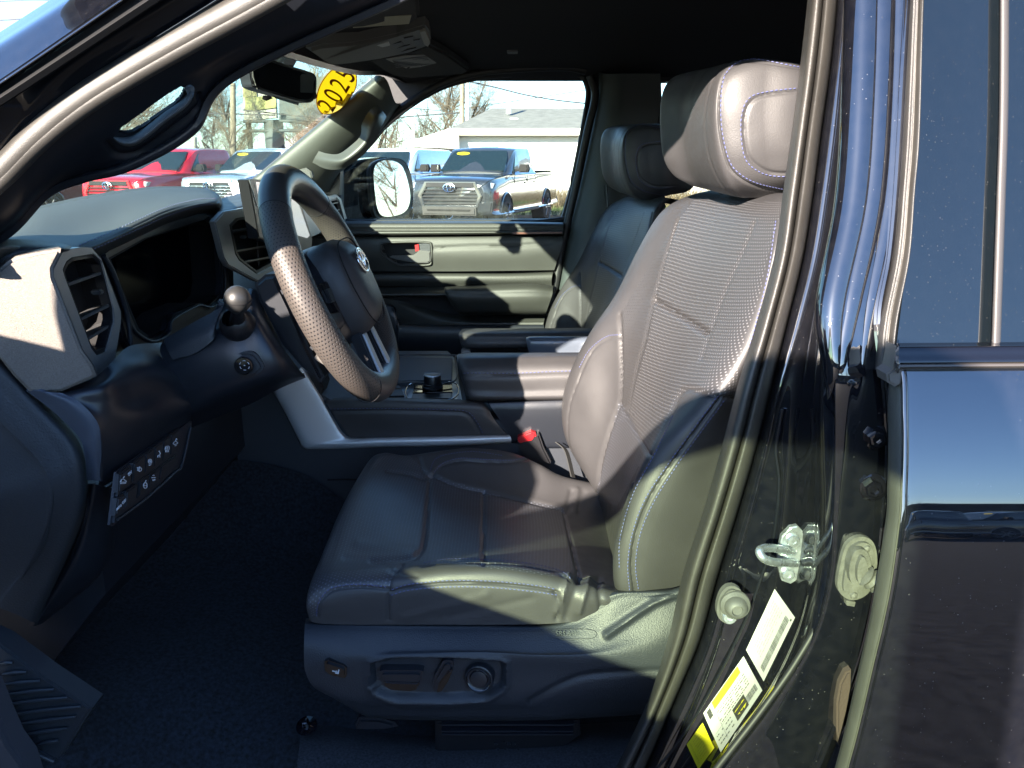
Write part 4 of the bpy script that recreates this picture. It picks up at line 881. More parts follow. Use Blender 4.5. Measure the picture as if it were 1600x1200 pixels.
mat_slat = mat('vent_slat_plastic', (.06, .062, .065), .35)
vl = vent('side_vent', [(97, 396), (103, 390), (128, 386), (143, 387), (158, 404), (189, 487), (189, 505), (178, 572), (171, 583), (153, 589), (147, 571), (130, 547), (84, 432), (84, 420)],
     [(104, 408), (112, 402), (146, 396), (159, 408), (178, 482), (179, 503), (166, 550), (152, 556), (143, 545), (101, 432), (98, 421)], DX,
     [((103, 446), (166, 424)), ((124, 500), (182, 472)), ((138, 530), (186, 500))], M_silver, tabs=[(152, 456)])
vc = vent('centre_vent', [(336, 346), (350, 331), (400, 322), (440, 318), (452, 330), (456, 420), (420, 445), (400, 438), (357, 415), (350, 402)],
     [(359, 352), (370, 341), (432, 331), (442, 345), (444, 405), (402, 428), (374, 406), (368, 396)], DX,
     [((361, 361), (440, 349)), ((366, 393), (442, 380)), ((378, 410), (442, 398))], M_silver, tabs=[(380, 370)])
vr = vent('passenger_vent', [(503, 310), (527, 304), (533, 309), (545, 350), (541, 362), (528, 364), (515, 350)],
     [(511, 314), (526, 310), (530, 314), (539, 348), (536, 356), (528, 358), (518, 345)], -.52,
     [((512, 320), (530, 316)), ((514, 331), (534, 327)), ((518, 342), (537, 338)), ((522, 352), (539, 349))], M_silver)
tube('vent_stem', dx_([(400, 345), (404, 420)], -.52), .0015, M_black, vc)
# instrument cluster
plate('cluster_bezel', dx_([(146, 404), (190, 374), (260, 345), (340, 322), (354, 345), (356, 420), (362, 462), (350, 486), (320, 500), (300, 520), (285, 548), (262, 570), (238, 572), (215, 560), (196, 530), (188, 500)], -.545), .012, M_plastic2, DA,
      holes=[dx_([(172, 404), (230, 372), (326, 342), (342, 352), (348, 440), (345, 462), (330, 477), (312, 474), (275, 490), (266, 500), (262, 516), (250, 527), (236, 529), (216, 515), (205, 488), (182, 430)], -.545)], dirv=(-1, 0, 0), bev=.004)
plate('cluster_hollow', dx_([(168, 402), (230, 368), (330, 338), (346, 350), (352, 440), (350, 465), (330, 482), (312, 480), (280, 496), (266, 520), (250, 532), (234, 534), (212, 520), (200, 488), (178, 430)], -.558), .07, M_void, DA,
      holes=[dx_([(173, 405), (230, 373), (325, 343), (341, 353), (347, 440), (344, 461), (330, 476), (312, 473), (275, 489), (265, 500), (261, 515), (250, 525), (237, 528), (217, 513), (206, 487), (183, 430)], -.558)], dirv=(-1, 0, 0))
plate('cluster_screen', dx_([(180, 395), (230, 365), (350, 335), (362, 350), (366, 470), (260, 520), (215, 540), (190, 500)], -.615), .01, mat('unlit_instrument_glass', (.002, .003, .005), .15, spec=.12), DA, dirv=(-1, 0, .1))
tube('bezel_edge', dx_([(163, 405), (180, 445), (200, 498), (214, 520), (236, 533), (254, 529), (266, 518), (270, 500), (300, 482), (314, 477), (330, 480), (345, 470), (352, 450), (350, 400)], -.543), .0022, M_plastic, DA)
tube('bezel_outer_edge', dx_([(162, 400), (178, 430), (198, 490), (205, 540)], -.535), .0035, M_plastic, DA)
# centre pad, screen, passenger side trim
surf('centre_pad', [dx_([(340, 312), (360, 306), (385, 300), (430, 292), (480, 292), (530, 298)], -.80), dx_([(340, 322), (360, 318), (385, 312), (430, 303), (480, 303), (528, 303)], -.60),
                    dx_([(342, 330), (360, 325), (385, 318), (430, 310), (480, 308), (526, 306)], -.545), dx_([(346, 342), (362, 334), (388, 326), (430, 318), (480, 314), (524, 312)], -.535)], M_leather, DA, 50, 20, thick=.004)
M_scr = mat('screen_surface', (.03, .03, .035), .12); M_scr.node_tree.nodes['Principled BSDF'].inputs['Emission Color'].default_value = (.62, .68, .68, 1); M_scr.node_tree.nodes['Principled BSDF'].inputs['Emission Strength'].default_value = .14
scn = plate('display_screen', dx_([(389, 281), (396, 279), (462, 290), (488, 372), (487, 396), (405, 372), (400, 340)], -.455), .02, M_black, DA, dirv=(-1, 0, 0), bev=.002)
plate('screen_face', dx_([(400, 284), (458, 293), (484, 368), (480, 372), (410, 352)], -.4545), .001, M_scr, scn, dirv=(-1, 0, 0))
plate('screen_side', [PX(381, 283, -.478), PX(389, 281, -.454), PX(402, 322, -.454), PX(390, 324, -.478)], .004, M_silver, scn, bev=.0008)
plate('passenger_trim', dx_([(470, 330), (505, 318), (516, 352), (500, 365), (484, 372)], -.51), .02, M_silver, DA, dirv=(-1, 0, 0), bev=.003)
# knee panel, bevel, end cap, switch bank
surf('knee_panel', [
  [(92, 612, .84), (150, 588, .85), (178, 562, .88), (205, 540, .95), (255, 535, 1.03)],
  [(98, 616, .80), (160, 602, .82), (200, 585, .87), (245, 575, .93), (288, 590, 1.0)],
  [(128, 632, .80), (170, 630, .82), (210, 622, .87), (262, 614, .94), (312, 628, 1.0)],
  [(152, 662, .80), (180, 660, .825), (220, 650, .87), (264, 642, .94), (312, 634, 1.0)],
  [(160, 705, .805), (184, 700, .83), (222, 688, .88), (264, 666, .95), (306, 643, 1.005)],
  [(160, 752, .815), (182, 742, .84), (222, 712, .89), (262, 684, .955), (300, 652, 1.01)],
  [(158, 762, .84), (182, 748, .87), (222, 718, .92), (262, 690, .98), (300, 660, 1.03)]], M_plastic2, DA, 60, 60, thick=.005)
surf('knee_panel_edge', [[(40, 610, .80), (82, 642, .80), (122, 682, .805), (132, 710, .81), (135, 750, .82)], [(66, 612, .79), (100, 628, .79), (137, 668, .797), (147, 700, .80), (150, 751, .812)], [(97, 614, .795), (125, 629, .797), (153, 662, .80), (160, 705, .806), (161, 752, .818)]],
     mat('blue_grey_plastic', (.045, .055, .075), .5, bump=(1500, .3)), DA, 40, 14, thick=.004)
surf('side_cap', [
  [(-60, 520, .85), (0, 556, .85), (60, 620, .85), (120, 685, .85), (136, 740, .85), (134, 800, .86), (108, 870, .88), (60, 975, .90)],
  [(-60, 530, .805), (-6, 562, .805), (54, 626, .805), (112, 690, .805), (128, 740, .805), (126, 798, .815), (100, 866, .835), (50, 972, .875)],
  [(-60, 580, .795), (-12, 600, .795), (38, 650, .795), (86, 706, .795), (102, 750, .795), (100, 800, .805), (78, 860, .825), (30, 962, .865)],
  [(-60, 600, .792), (-30, 625, .792), (15, 670, .792), (60, 718, .792), (78, 758, .792), (76, 806, .802), (56, 862, .822), (0, 950, .862)],
  [(-60, 615, .797), (-40, 645, .797), (0, 684, .797), (44, 726, .797), (64, 762, .797), (62, 808, .807), (44, 866, .827), (-20, 940, .867)],
  [(-110, 690, .80), (-100, 720, .80), (-90, 750, .80), (-80, 770, .80), (-70, 790, .80), (-70, 810, .81), (-80, 850, .83), (-100, 900, .87)]],
  mat('grained_vinyl', (.020, .024, .030), .6, bump=(420, .8)), DA, 90, 60, thick=.004)
surf('lower_pillar_trim', [[(136, 756, .855), (134, 800, .845), (108, 872, .865), (44, 978, .90)], [(150, 757, .85), (146, 802, .85), (120, 880, .86), (55, 978, .895)], [(172, 762, .88), (174, 830, .89), (150, 900, .90), (64, 975, .93)], [(180, 760, .95), (182, 830, .97), (160, 890, .98), (70, 975, 1.0)]], M_plastic2, DA, 30, 30, thick=.004)
SBK = plate('switch_bank', dx_([(186, 738), (292, 658), (303, 646), (300, 668), (284, 731), (276, 738), (180, 822), (176, 820)], -.447), .006, M_plastic2, DA, dirv=(-1, .0, 0), bev=.003)
tube('switch_bank_edge', dx_([(184, 812), (230, 778), (274, 738), (284, 728), (298, 668)], -.445), .0016, M_plastic, SBK)
def lerp2(a, b, t): return (a[0] + (b[0] - a[0]) * t, a[1] + (b[1] - a[1]) * t)
top0, top1 = (188, 741), (283, 668); mid0, mid1 = (186, 770), (281, 702); lo0, lo1 = (182, 806), (276, 730)
btn = [(0, .20), (.235, .42), (.43, .57), (.58, .71), (.72, .84), (.85, .98)]
M_btn = mat('switch_plastic', (.013, .014, .017), .4)
def bq(t0, t1, A0_, A1_, B0_, B1_, X=-.4435): return dx_([lerp2(A0_, A1_, t0), lerp2(A0_, A1_, t1), lerp2(B0_, B1_, t1), lerp2(B0_, B1_, t0)], X)
def glyph(cx, cy, kind, s_=6.0):
    X = -.4418; obs = []
    L_ = {0: [[(-1, .2), (-.6, -.4), (.2, -.5), (.7, -.1), (1, 0), (1, .4), (-1, .4), (-1, .2)], [(0, -.9), (.4, -1.3)], [(-1, .9), (1, .75)]],
          1: [[(-.2, -.8), (.5, -.6), (.9, 0), (.5, .6), (-.2, .8), (-.2, -.8)], [(-1, -.5), (-.4, -.5)], [(-1, 0), (-.4, 0)], [(-1, .5), (-.4, .5)]],
          2: [[(math.cos(a) * .8, math.sin(a) * .8) for a in np.linspace(0, 6.28, 12)], [(-.3, .4), (0, -.4), (.3, .4)], [(-.5, 1.4), (.5, 1.3)]],
          3: [[(.2, -1.2), (.6, -.6), (.3, 0), (-.4, .3), (-.5, 1)], [(.3, 0), (.5, .9)], [(.0, -1.3), (.4, -1.5)]],
          4: [[(-.8, -.8), (.8, -.9), (.8, .4), (-.8, .5), (-.8, -.8)], [(-.8, -.2), (.8, -.3)], [(0, -.8), (0, .4)], [(-.7, .9), (.7, .8)], [(-.7, 1.2), (.7, 1.1)]],
          5: [[(-1, .3), (-.4, -.3), (.3, -.5), (1, 0), (.6, .5), (-.6, .6), (-1, .3)], [(.2, -.5), (.4, -1.5), (.8, -1.1)], [(-.2, 1.2), (.5, 1.0)]],
          6: [[(math.cos(a) * .7, math.sin(a) * .9 + .3) for a in np.linspace(0, 6.28, 12)], [(-.6, .4), (.6, .3)], [(0, -.5), (.3, -1.3)]],
          7: [[(-.3, -.9), (.3, -1)], [(-.8, -.1), (.8, -.2)], [(-.4, .6), (.6, .4)], [(-.4, .9), (.6, .7)]]}[kind]
    for l in L_: obs.append(tube('g', dx_([(cx + a * s_ * .8, cy + b_ * s_) for a, b_ in l], X), .00062, M_white, None, seg=5, n=max(2, len(l) * 3)))
    return obs
gl_ = []
ctr = [(201, 742), (222, 724), (235, 712), (249, 702), (260, 693), (273, 682)]
for i, (t0, t1) in enumerate(btn):
    plate('switch', bq(t0, t1, top0, top1, mid0, mid1), .006, M_btn, SBK, dirv=(-1, 0, 0), bev=.0015)
    c = lerp2(lerp2(top0, top1, (t0 + t1) / 2 - (.03 if i == 0 else 0)), lerp2(mid0, mid1, (t0 + t1) / 2 - (.03 if i == 0 else 0)), .52); gl_ += glyph(c[0] - (1 if i == 0 else 0), c[1], [0, 1, 2, 3, 4, 5][i], 5.0 if i == 0 else 4.2)
for i, (t0, t1) in enumerate([(0, .12), (.15, .33), (.37, .52), (.53, .70), (.71, .97)]):
    plate('switch', bq(t0, t1, (185, 778), (280, 708), lo0, lo1, -.4435 if i != 1 else -.441), .006, M_btn, SBK, dirv=(-1, 0, 0), bev=.0015)
gl_ += glyph(227, 757, 6, 5) + glyph(240, 747, 7, 4.5)
yv = Vector((0, .35, 1)); xv = Vector((0, 1, .12))
def swtext(s_, x, y, sz): return text_on('t', s_, sz, PX(x, y, -.4415), (0, 1, .05), (0, 0, 1), M_white, None, .0003)
gl_ += [swtext('ON', 203, 740, .0055), swtext('OFF', 194, 784, .0050), swtext('AUTO', 186, 793, .0042)]
merge('switch_marks', gl_, SBK)
plate('pedal', [(100, 930), (140, 895), (151, 900), (148, 912), (115, 946), (98, 940)], .02, mat('ribbed_pedal_rubber', (.02, .02, .022), .6, bump=(300, 1.0, 'voronoi')), T, Y=1.35, bev=.003)
for k in range(6): box('pedal_rib', P(161 + k * 3.2, 880 - k * 3.4, 1.45), (.0012, .01, .020), M_plastic, T, .0003) if k else None

# ------------------------------------------------------------------ floor, footrest, firewall, sill
fl = newobj('cabin_floor', [Vector(v) for v in ((-1.25, .78, .70), (1.8, .78, .70), (1.8, 2.4, .70), (-1.25, 2.4, .70), (-1.25, .78, .66), (1.8, .78, .66), (1.8, 2.4, .66), (-1.25, 2.4, .66))],
     [(0, 1, 2, 3), (7, 6, 5, 4), (0, 4, 5, 1), (1, 5, 6, 2), (2, 6, 7, 3), (3, 7, 4, 0)], M_carpet, T, smooth=0)
surf('carpet', [[(-80, 880, 1.05), (100, 840, 1.25), (250, 760, 1.45), (350, 720, 1.50), (470, 740, 1.50), (560, 800, 1.50)], [(-80, 960, .98), (60, 980, 1.05), (200, 930, 1.2), (340, 860, 1.35), (450, 870, 1.38), (560, 900, 1.40)],
    [(-80, 1100, .87), (60, 1100, .90), (200, 1080, .98), (340, 1050, 1.05), (450, 1050, 1.08), (600, 1060, 1.08)], [(-80, 1250, .80), (60, 1240, .82), (200, 1230, .86), (340, 1220, .90), (500, 1210, .91), (1000, 1205, .92)], [(-80, 1400, .78), (60, 1400, .78), (200, 1400, .78), (340, 1400, .8), (500, 1400, .8), (1000, 1390, .8)]], M_carpet, T, 60, 60, thick=.004)
surf('carpet_under_seat', [[(480, 1100, 1.1), (700, 1120, 1.1), (1080, 1110, 1.1)], [(470, 1150, .93), (700, 1160, .94), (1040, 1150, .93)], [(460, 1230, .84), (700, 1230, .84), (1000, 1220, .84)]], mat('grey_carpet', (.020, .023, .029), 1.0, bump=(600, 1.0), var=(300, .6)), T, 40, 20, thick=.004)
lathe('floor_mat_peg', [(.015, 0), (.014, .002), (.006, .003), (.005, .012), (.003, .013), (0, .013)], P(479, 1134, .925), (0, -.35, 1), M_gloss, T, 24)
ft = plate('footrest', [(-60, 980), (0, 1008), (70, 1060), (143, 1108), (88, 1196), (60, 1190), (28, 1160), (0, 1080), (-60, 1050)], .03, mat('footrest_rubber', (.026, .031, .038), .42, bump=(800, .3)), T, Y=.852, bev=.003)
for i, (a, b_) in enumerate([((2, 1037), (20, 1036)), ((4, 1054), (42, 1050)), ((6, 1070), (63, 1064)), ((8, 1086), (85, 1077)), ((11, 1101), (106, 1090)), ((16, 1117), (127, 1104)), ((22, 1133), (119, 1120)), ((36, 1149), (106, 1138)), ((60, 1164), (92, 1157))]):
    tube('footrest_rib', [(a[0], a[1], .849), ((a[0] + b_[0]) / 2, (a[1] + b_[1]) / 2 - 1, .848), (b_[0], b_[1], .849)], [.0020, .0030, .0020], ft.data.materials[0], ft, seg=8)
tube('footrest_rib', [(40, 1168, .849), (60, 1180, .847), (84, 1190, .849)], .003, ft.data.materials[0], ft, seg=8)
plate('sill_trim', [(-60, 1080), (-22, 1080), (-6, 1120), (14, 1165), (36, 1195), (50, 1240), (-60, 1240)], .03, mat('grey_sill_plastic', (.045, .048, .06), .5, bump=(1200, .3)), T, Y=.80, bev=.006)

# ------------------------------------------------------------------ centre console
CN = newobj('centre_console', *(lambda: ([Vector((x, y, z)) for y in (1.515, 2.03) for x, z in ((-.55, .70), (.75, .70), (.75, 1.02), (.12, 1.04), (-.30, 1.035), (-.48, 1.15), (-.60, 1.15))],
     [tuple(range(6, -1, -1)), tuple(range(7, 14))] + [(i, (i + 1) % 7, 7 + (i + 1) % 7, 7 + i) for i in range(7)]))(), mat('console_side_plastic', (.020, .024, .032), .55, bump=(1300, .3)), T)
surf('console_trim', [
   [(503 + 0, 608, 1.500) if False else (426, 608, 1.505), (445, 640, 1.505), (466, 685, 1.505), (475, 700, 1.505), (500, 702, 1.505), (600, 699, 1.505), (700, 697, 1.505), (799, 692, 1.505)],
   [(425, 607, 1.492), (444, 640, 1.492), (467, 684, 1.492), (477, 698, 1.492), (500, 700, 1.492), (600, 697, 1.492), (700, 695, 1.492), (799, 690, 1.492)],
   [(436, 600, 1.484), (456, 634, 1.484), (478, 677, 1.484), (490, 692, 1.484), (510, 694, 1.484), (600, 692, 1.486), (700, 690, 1.486), (799, 687, 1.488)],
   [(468, 577, 1.490), (490, 612, 1.490), (512, 652, 1.490), (528, 678, 1.490), (545, 688, 1.490), (600, 687, 1.489), (700, 685, 1.489), (798, 683, 1.489)],
   [(471, 574, 1.500), (495, 612, 1.500), (518, 652, 1.500), (534, 678, 1.500), (550, 685, 1.500), (600, 684, 1.500), (700, 682, 1.500), (796, 680, 1.500)],
   [(478, 576, 1.53), (501, 612, 1.53), (524, 652, 1.53), (540, 676, 1.53), (556, 683, 1.53), (600, 682, 1.53), (700, 680, 1.53), (794, 679, 1.53)]],
   M_alu, CN, 120, 40, thick=.003, smooth=30)
plate('console_front_cheek', [(478, 576), (495, 577), (505, 605), (500, 622), (490, 605)], .06, M_black, CN, Y=1.51, bev=.003)
kp = surf('knee_pad', [
   [(505, 622, 1.54), (560, 620, 1.54), (640, 622, 1.54), (700, 624, 1.54), (745, 626, 1.54), (758, 630, 1.54)],
   [(508, 628, 1.505), (560, 625, 1.50), (640, 627, 1.50), (700, 629, 1.50), (748, 632, 1.50), (764, 640, 1.505)],
   [(516, 640, 1.496), (560, 640, 1.492), (640, 641, 1.492), (700, 643, 1.492), (752, 646, 1.494), (770, 652, 1.502)],
   [(532, 662, 1.498), (570, 660, 1.495), (640, 660, 1.495), (700, 662, 1.495), (758, 664, 1.497), (782, 668, 1.502)],
   [(548, 684, 1.505), (580, 685, 1.505), (640, 683, 1.505), (700, 682, 1.505), (764, 680, 1.505), (793, 680, 1.508)]], M_leather, CN, 90, 40, thick=.004,
   seams=[([(512, 643), (600, 642), (700, 644), (728, 647), (742, 662), (752, 682)], .003, .003)])
stitches('knee_pad_stitching', bvh(kp), [[(514, 639), (600, 638), (700, 640), (730, 643), (746, 660), (756, 680)]], M_stitch, CN, step=.0075, ln=.0045, rad=.0008)
surf('console_flank', [[(762, 628, 1.53), (830, 627, 1.53), (900, 626, 1.53), (960, 626, 1.53)], [(766, 634, 1.508), (830, 632, 1.505), (900, 630, 1.505), (960, 630, 1.505)], [(798, 682, 1.508), (840, 690, 1.505), (900, 692, 1.505), (960, 692, 1.505)], [(800, 692, 1.512), (840, 700, 1.51), (900, 700, 1.51), (960, 700, 1.51)]], M_plastic2, CN, 20, 16, thick=.004)
bx = surf('armrest_box', [
   [(716, 553, 1.75), (740, 551, 1.75), (800, 551, 1.75), (880, 551, 1.75), (1000, 550, 1.75)],
   [(714, 556, 1.60), (735, 554, 1.58), (800, 553, 1.58), (880, 552, 1.58), (1000, 551, 1.58)],
   [(714, 566, 1.555), (730, 568, 1.53), (800, 567, 1.53), (880, 566, 1.53), (1000, 565, 1.53)],
   [(717, 586, 1.535), (732, 588, 1.512), (800, 588, 1.512), (880, 585, 1.512), (1000, 582, 1.512)],
   [(723, 602, 1.53), (737, 608, 1.512), (800, 610, 1.512), (880, 608, 1.512), (1000, 606, 1.512)],
   [(728, 622, 1.53), (744, 625, 1.515), (800, 625, 1.515), (880, 624, 1.515), (1000, 622, 1.515)],
   [(732, 628, 1.6), (748, 629, 1.6), (800, 629, 1.6), (880, 629, 1.6), (1000, 629, 1.6)]], M_leather, CN, 70, 40, thick=.004, seams=[([(722, 588), (800, 587), (880, 584), (960, 582)], .0028, .0025)])
stitches('armrest_stitching', bvh(bx), [[(724, 583), (800, 583), (880, 580), (960, 578)]], M_stitch, CN, step=.008, ln=.005, rad=.0009)
surf('armrest_lid', [[(722, 514, 2.02), (740, 513, 2.02), (830, 513, 2.02), (940, 512, 2.02), (1000, 512, 2.02)], [(717, 521, 1.90), (740, 519, 1.88), (830, 518, 1.88), (940, 517, 1.88), (1000, 517, 1.88)],
   [(718, 530, 1.875), (740, 530, 1.855), (830, 529, 1.855), (940, 528, 1.855), (1000, 528, 1.855)], [(722, 543, 1.875), (742, 545, 1.858), (830, 544, 1.858), (940, 543, 1.858), (1000, 543, 1.858)], [(726, 546, 1.94), (742, 548, 1.94), (830, 548, 1.94), (940, 548, 1.94), (1000, 548, 1.94)]], M_leather, CN, 50, 30, thick=.004,
   seams=[([(722, 524), (830, 523), (960, 522)], .0025, .002)])
surf('armrest_latch_plate', [[(824, 526, 1.86), (835, 525, 1.86), (900, 525, 1.86), (1000, 525, 1.86)], [(822, 530, 1.805), (835, 528, 1.80), (900, 528, 1.80), (1000, 528, 1.80)], [(826, 551, 1.795), (838, 552, 1.79), (900, 552, 1.79), (1000, 552, 1.79)]], mat('blue_grey_lacquer', (.07, .085, .11), .28, coat=.3), CN, 30, 16, thick=.006)
box('lid_hinge', P(728, 549, 1.86), (.022, .03, .012), M_silver, CN, .002)
box('lid_pin', P(811, 546, 1.86), (.008, .02, .008), M_black, CN, .002)
# console top: tray, knob, switch plates
zt = 1.052
def ztop(l, z=zt): return [PZ(a, b, z) for a, b in l]
plate('console_top', ztop([(500, 626), (722, 624), (716, 590), (712, 560), (700, 548), (520, 548)]), .02, mat('sky_grey_satin_top', (.30, .33, .36), .3, metal=.6), CN, dirv=(0, 0, -1), bev=.002)
plate('charging_tray', ztop([(610, 595), (706, 594), (707, 559), (612, 557)], 1.066), .012, mat('tray_rubber', (.035, .045, .06), .55, bump=(900, .3)), CN, dirv=(0, 0, -1), bev=.002)
tube('tray_edge', ztop([(600, 597), (640, 597), (709, 596), (711, 560), (706, 555), (612, 554)], 1.068), .0022, mat('dark_edge', (.05, .05, .055), .3), CN)
plate('shifter_plate', ztop([(645, 613), (707, 612), (706, 600), (648, 601)], 1.060), .006, M_gloss, CN, dirv=(0, 0, -1), bev=.001)
plate('small_tray', ztop([(642, 623), (705, 622), (706, 614), (645, 615)], 1.060), .006, M_black, CN, dirv=(0, 0, -1), bev=.001)
tube('shifter_frame', ztop([(640, 624), (644, 599), (709, 598), (708, 623)], 1.062), .0016, M_chrome, CN, closed=True, n=60, seg=8)
kc = PZ(676, 606, 1.062)
dial = [(.0235, .0), (.0235, .004), (.021, .006), (.0212, .010), (.0195, .012), (.0195, .030), (.0175, .033), (.0165, .0325), (.0, .0335)]
lathe('drive_mode_dial', dial, kc, (0, 0, 1), M_black, CN, 40, mats=[M_black, M_alu], mi=[0, 0, 0, 0, 0, 1, 0, 0])
plate('cup_holder', ztop([(510, 618), (560, 620), (632, 618), (625, 601), (515, 600)], 1.058), .004, M_black, CN, dirv=(0, 0, -1), bev=.001)
for k in range(3): lathe('console_button', [(0, .003), (.006, .003), (.007, 0)], PZ(528 + k * 14, 613, 1.062), (0, 0, 1), M_gloss, CN, 16)
tube('console_seam', [P(512, 750, 1.513), P(545, 749, 1.513), P(600, 751, 1.513)], .002, M_void, CN)

# ------------------------------------------------------------------ passenger side: wall with windows, door, pillars
M_wall = mat('cabin_side_trim', (.007, .008, .011), .6, bump=(1200, .3))
winF = [(532, 264), (575, 228), (600, 199), (640, 166), (690, 137), (740, 123), (800, 116), (870, 113), (898, 114), (913, 124), (919, 146), (911, 200), (895, 280), (877, 343), (532, 344)]
winR = [(1033, 128), (1300, 118), (1300, 330), (1040, 336)]
YW = 2.46
wall = plate('side_wall', [(470, 352), (430, 300), (392, 281), (588, 117), (600, 30), (1700, -20), (1700, 1000), (470, 1000)], .05, M_wall, T, Y=YW, holes=[winF, winR])
for nm, w_ in (('front_window_pane', winF), ('rear_window_pane', winR)):
    cx = sum(a for a, b in w_) / len(w_); cy = sum(b for a, b in w_) / len(w_)
    plate(nm, [(cx + (a - cx) * 1.03, cy + (b - cy) * 1.04) for a, b in w_], .004, M_glass, wall, Y=YW + .03)
tube('window_seal', [(a, b, YW - .004) for a, b in winF], .008, M_rubberd, wall, closed=True, n=160)
M_door = mat('door_trim_plastic', (.032, .033, .030), .5, bump=(900, .4), var=(12, .06))
M_doorl = mat('door_trim_leather', (.032, .033, .030), .5, bump=(700, .3))
PD = surf('passenger_door_panel', [
  [(480, 344, 2.45), (560, 345, 2.45), (700, 345, 2.45), (800, 346, 2.45), (880, 347, 2.45)],
  [(480, 347, 2.375), (560, 348, 2.375), (700, 348, 2.375), (800, 348, 2.375), (880, 349, 2.375)],
  [(480, 352, 2.36), (560, 353, 2.36), (700, 353, 2.36), (800, 353, 2.36), (880, 354, 2.36)],
  [(480, 359, 2.36), (560, 360, 2.36), (700, 360, 2.36), (800, 360, 2.36), (880, 360, 2.36)],
  [(480, 361, 2.345), (560, 362, 2.345), (700, 362, 2.345), (800, 362, 2.345), (880, 362, 2.345)],
  [(480, 366, 2.35), (560, 367, 2.35), (700, 366, 2.35), (800, 365, 2.35), (880, 365, 2.35)],
  [(480, 368, 2.40), (560, 369, 2.40), (700, 368, 2.40), (800, 367, 2.40), (880, 367, 2.40)],
  [(480, 371, 2.375), (560, 372, 2.372), (700, 371, 2.372), (800, 370, 2.372), (880, 370, 2.375)],
  [(480, 395, 2.365), (570, 396, 2.365), (700, 396, 2.362), (800, 396, 2.362), (876, 390, 2.365)],
  [(480, 422, 2.375), (580, 423, 2.375), (700, 424, 2.372), (800, 423, 2.372), (866, 422, 2.375)]], M_door, T, 80, 90, thick=.004, hole=[(600, 380), (672, 379), (674, 383), (673, 410), (668, 413), (622, 412), (598, 396), (596, 384)],
  seams=[([(676, 388), (740, 385), (800, 384), (860, 380)], .005, .003)])
surf('door_middle_panel', [[(480, 426, 2.42), (580, 427, 2.42), (700, 427, 2.42), (800, 427, 2.42), (866, 424, 2.42)], [(480, 428, 2.365), (580, 428, 2.365), (700, 428, 2.365), (800, 428, 2.365), (864, 426, 2.37)], [(480, 437, 2.355), (580, 438, 2.355), (700, 438, 2.355), (800, 438, 2.355), (862, 436, 2.36)], [(480, 446, 2.37), (580, 447, 2.37), (700, 448, 2.37), (800, 446, 2.37), (862, 446, 2.37)]], M_door, PD, 40, 16, thick=.004)
surf('door_armrest', [[(694, 448, 2.37), (702, 447, 2.37), (760, 445, 2.37), (830, 442, 2.37), (865, 446, 2.38)], [(694, 452, 2.30), (704, 450, 2.285), (760, 449, 2.285), (830, 447, 2.285), (864, 450, 2.30)], [(696, 460, 2.275), (706, 460, 2.265), (760, 460, 2.265), (830, 458, 2.265), (863, 460, 2.275)],
     [(705, 476, 2.28), (716, 476, 2.27), (760, 476, 2.27), (830, 474, 2.27), (858, 475, 2.28)], [(716, 490, 2.30), (724, 491, 2.30), (760, 490, 2.30), (830, 489, 2.30), (853, 489, 2.30)], [(718, 492, 2.37), (726, 493, 2.37), (760, 493, 2.37), (830, 491, 2.37), (852, 491, 2.37)]], M_doorl, PD, 50, 30, thick=.004, seams=[([(698, 459), (760, 459), (862, 459)], .004, .002)])
surf('door_ledge', [[(480, 448, 2.37), (600, 449, 2.37), (697, 448, 2.37)], [(480, 457, 2.32), (600, 457, 2.32), (698, 456, 2.32)], [(480, 463, 2.32), (600, 463, 2.32), (700, 463, 2.32)], [(480, 464, 2.40), (600, 464, 2.40), (704, 464, 2.40)]], M_door, PD, 20, 12, thick=.004)
surf('door_lower_panel', [[(480, 466, 2.40), (600, 466, 2.40), (715, 492, 2.40), (852, 492, 2.40)], [(480, 480, 2.40), (600, 480, 2.40), (720, 502, 2.36), (850, 502, 2.36)], [(480, 520, 2.40), (600, 520, 2.40), (730, 515, 2.35), (848, 515, 2.35)], [(480, 620, 2.40), (600, 620, 2.40), (730, 600, 2.36), (840, 600, 2.36)]], M_doorl, PD, 30, 20, thick=.004)
surf('door_pocket', [[(480, 500, 2.37), (600, 480, 2.37), (622, 500, 2.37), (640, 512, 2.37), (850, 513, 2.37)], [(480, 505, 2.30), (604, 488, 2.30), (622, 507, 2.30), (642, 516, 2.30), (850, 516, 2.30)], [(480, 620, 2.32), (604, 620, 2.32), (622, 620, 2.32), (642, 620, 2.32), (850, 620, 2.32)]], M_plastic2, PD, 30, 14, thick=.004)
plate('handle_recess', [(590, 378), (680, 376), (680, 416), (590, 416)], .01, M_black, PD, Y=2.42)
tube('recess_rim', [(a, b, 2.363) for a, b in [(600, 380), (636, 378), (668, 379), (674, 384), (674, 408), (668, 414), (640, 414), (620, 413), (598, 397), (595, 386)]], .0035, M_doorl, PD, closed=True, n=80)
plate('door_pull_handle', [(608, 402), (612, 400), (645, 399), (650, 396), (655, 391), (672, 393), (673, 408), (668, 411), (650, 411), (615, 405)], .012, mat('dull_handle_metal', (.11, .11, .11), .35, metal=.5), PD, Y=2.352, bev=.003)
plate('handle_base', [(654, 381), (671, 380), (673, 384), (673, 396), (655, 394)], .02, M_plastic, PD, Y=2.360, bev=.002)
plate('lock_knob', [(648, 383), (654, 382), (655, 392), (649, 393)], .012, M_red, PD, Y=2.355, bev=.001)
surf('belt_line_trim', [[(800, 363, 2.342), (840, 362.5, 2.342), (878, 362, 2.342)], [(800, 366, 2.342), (840, 365.5, 2.342), (878, 365, 2.342)]], mat('copper_brown_trim', (.10, .045, .035), .3), PD, 10, 4, thick=.002)
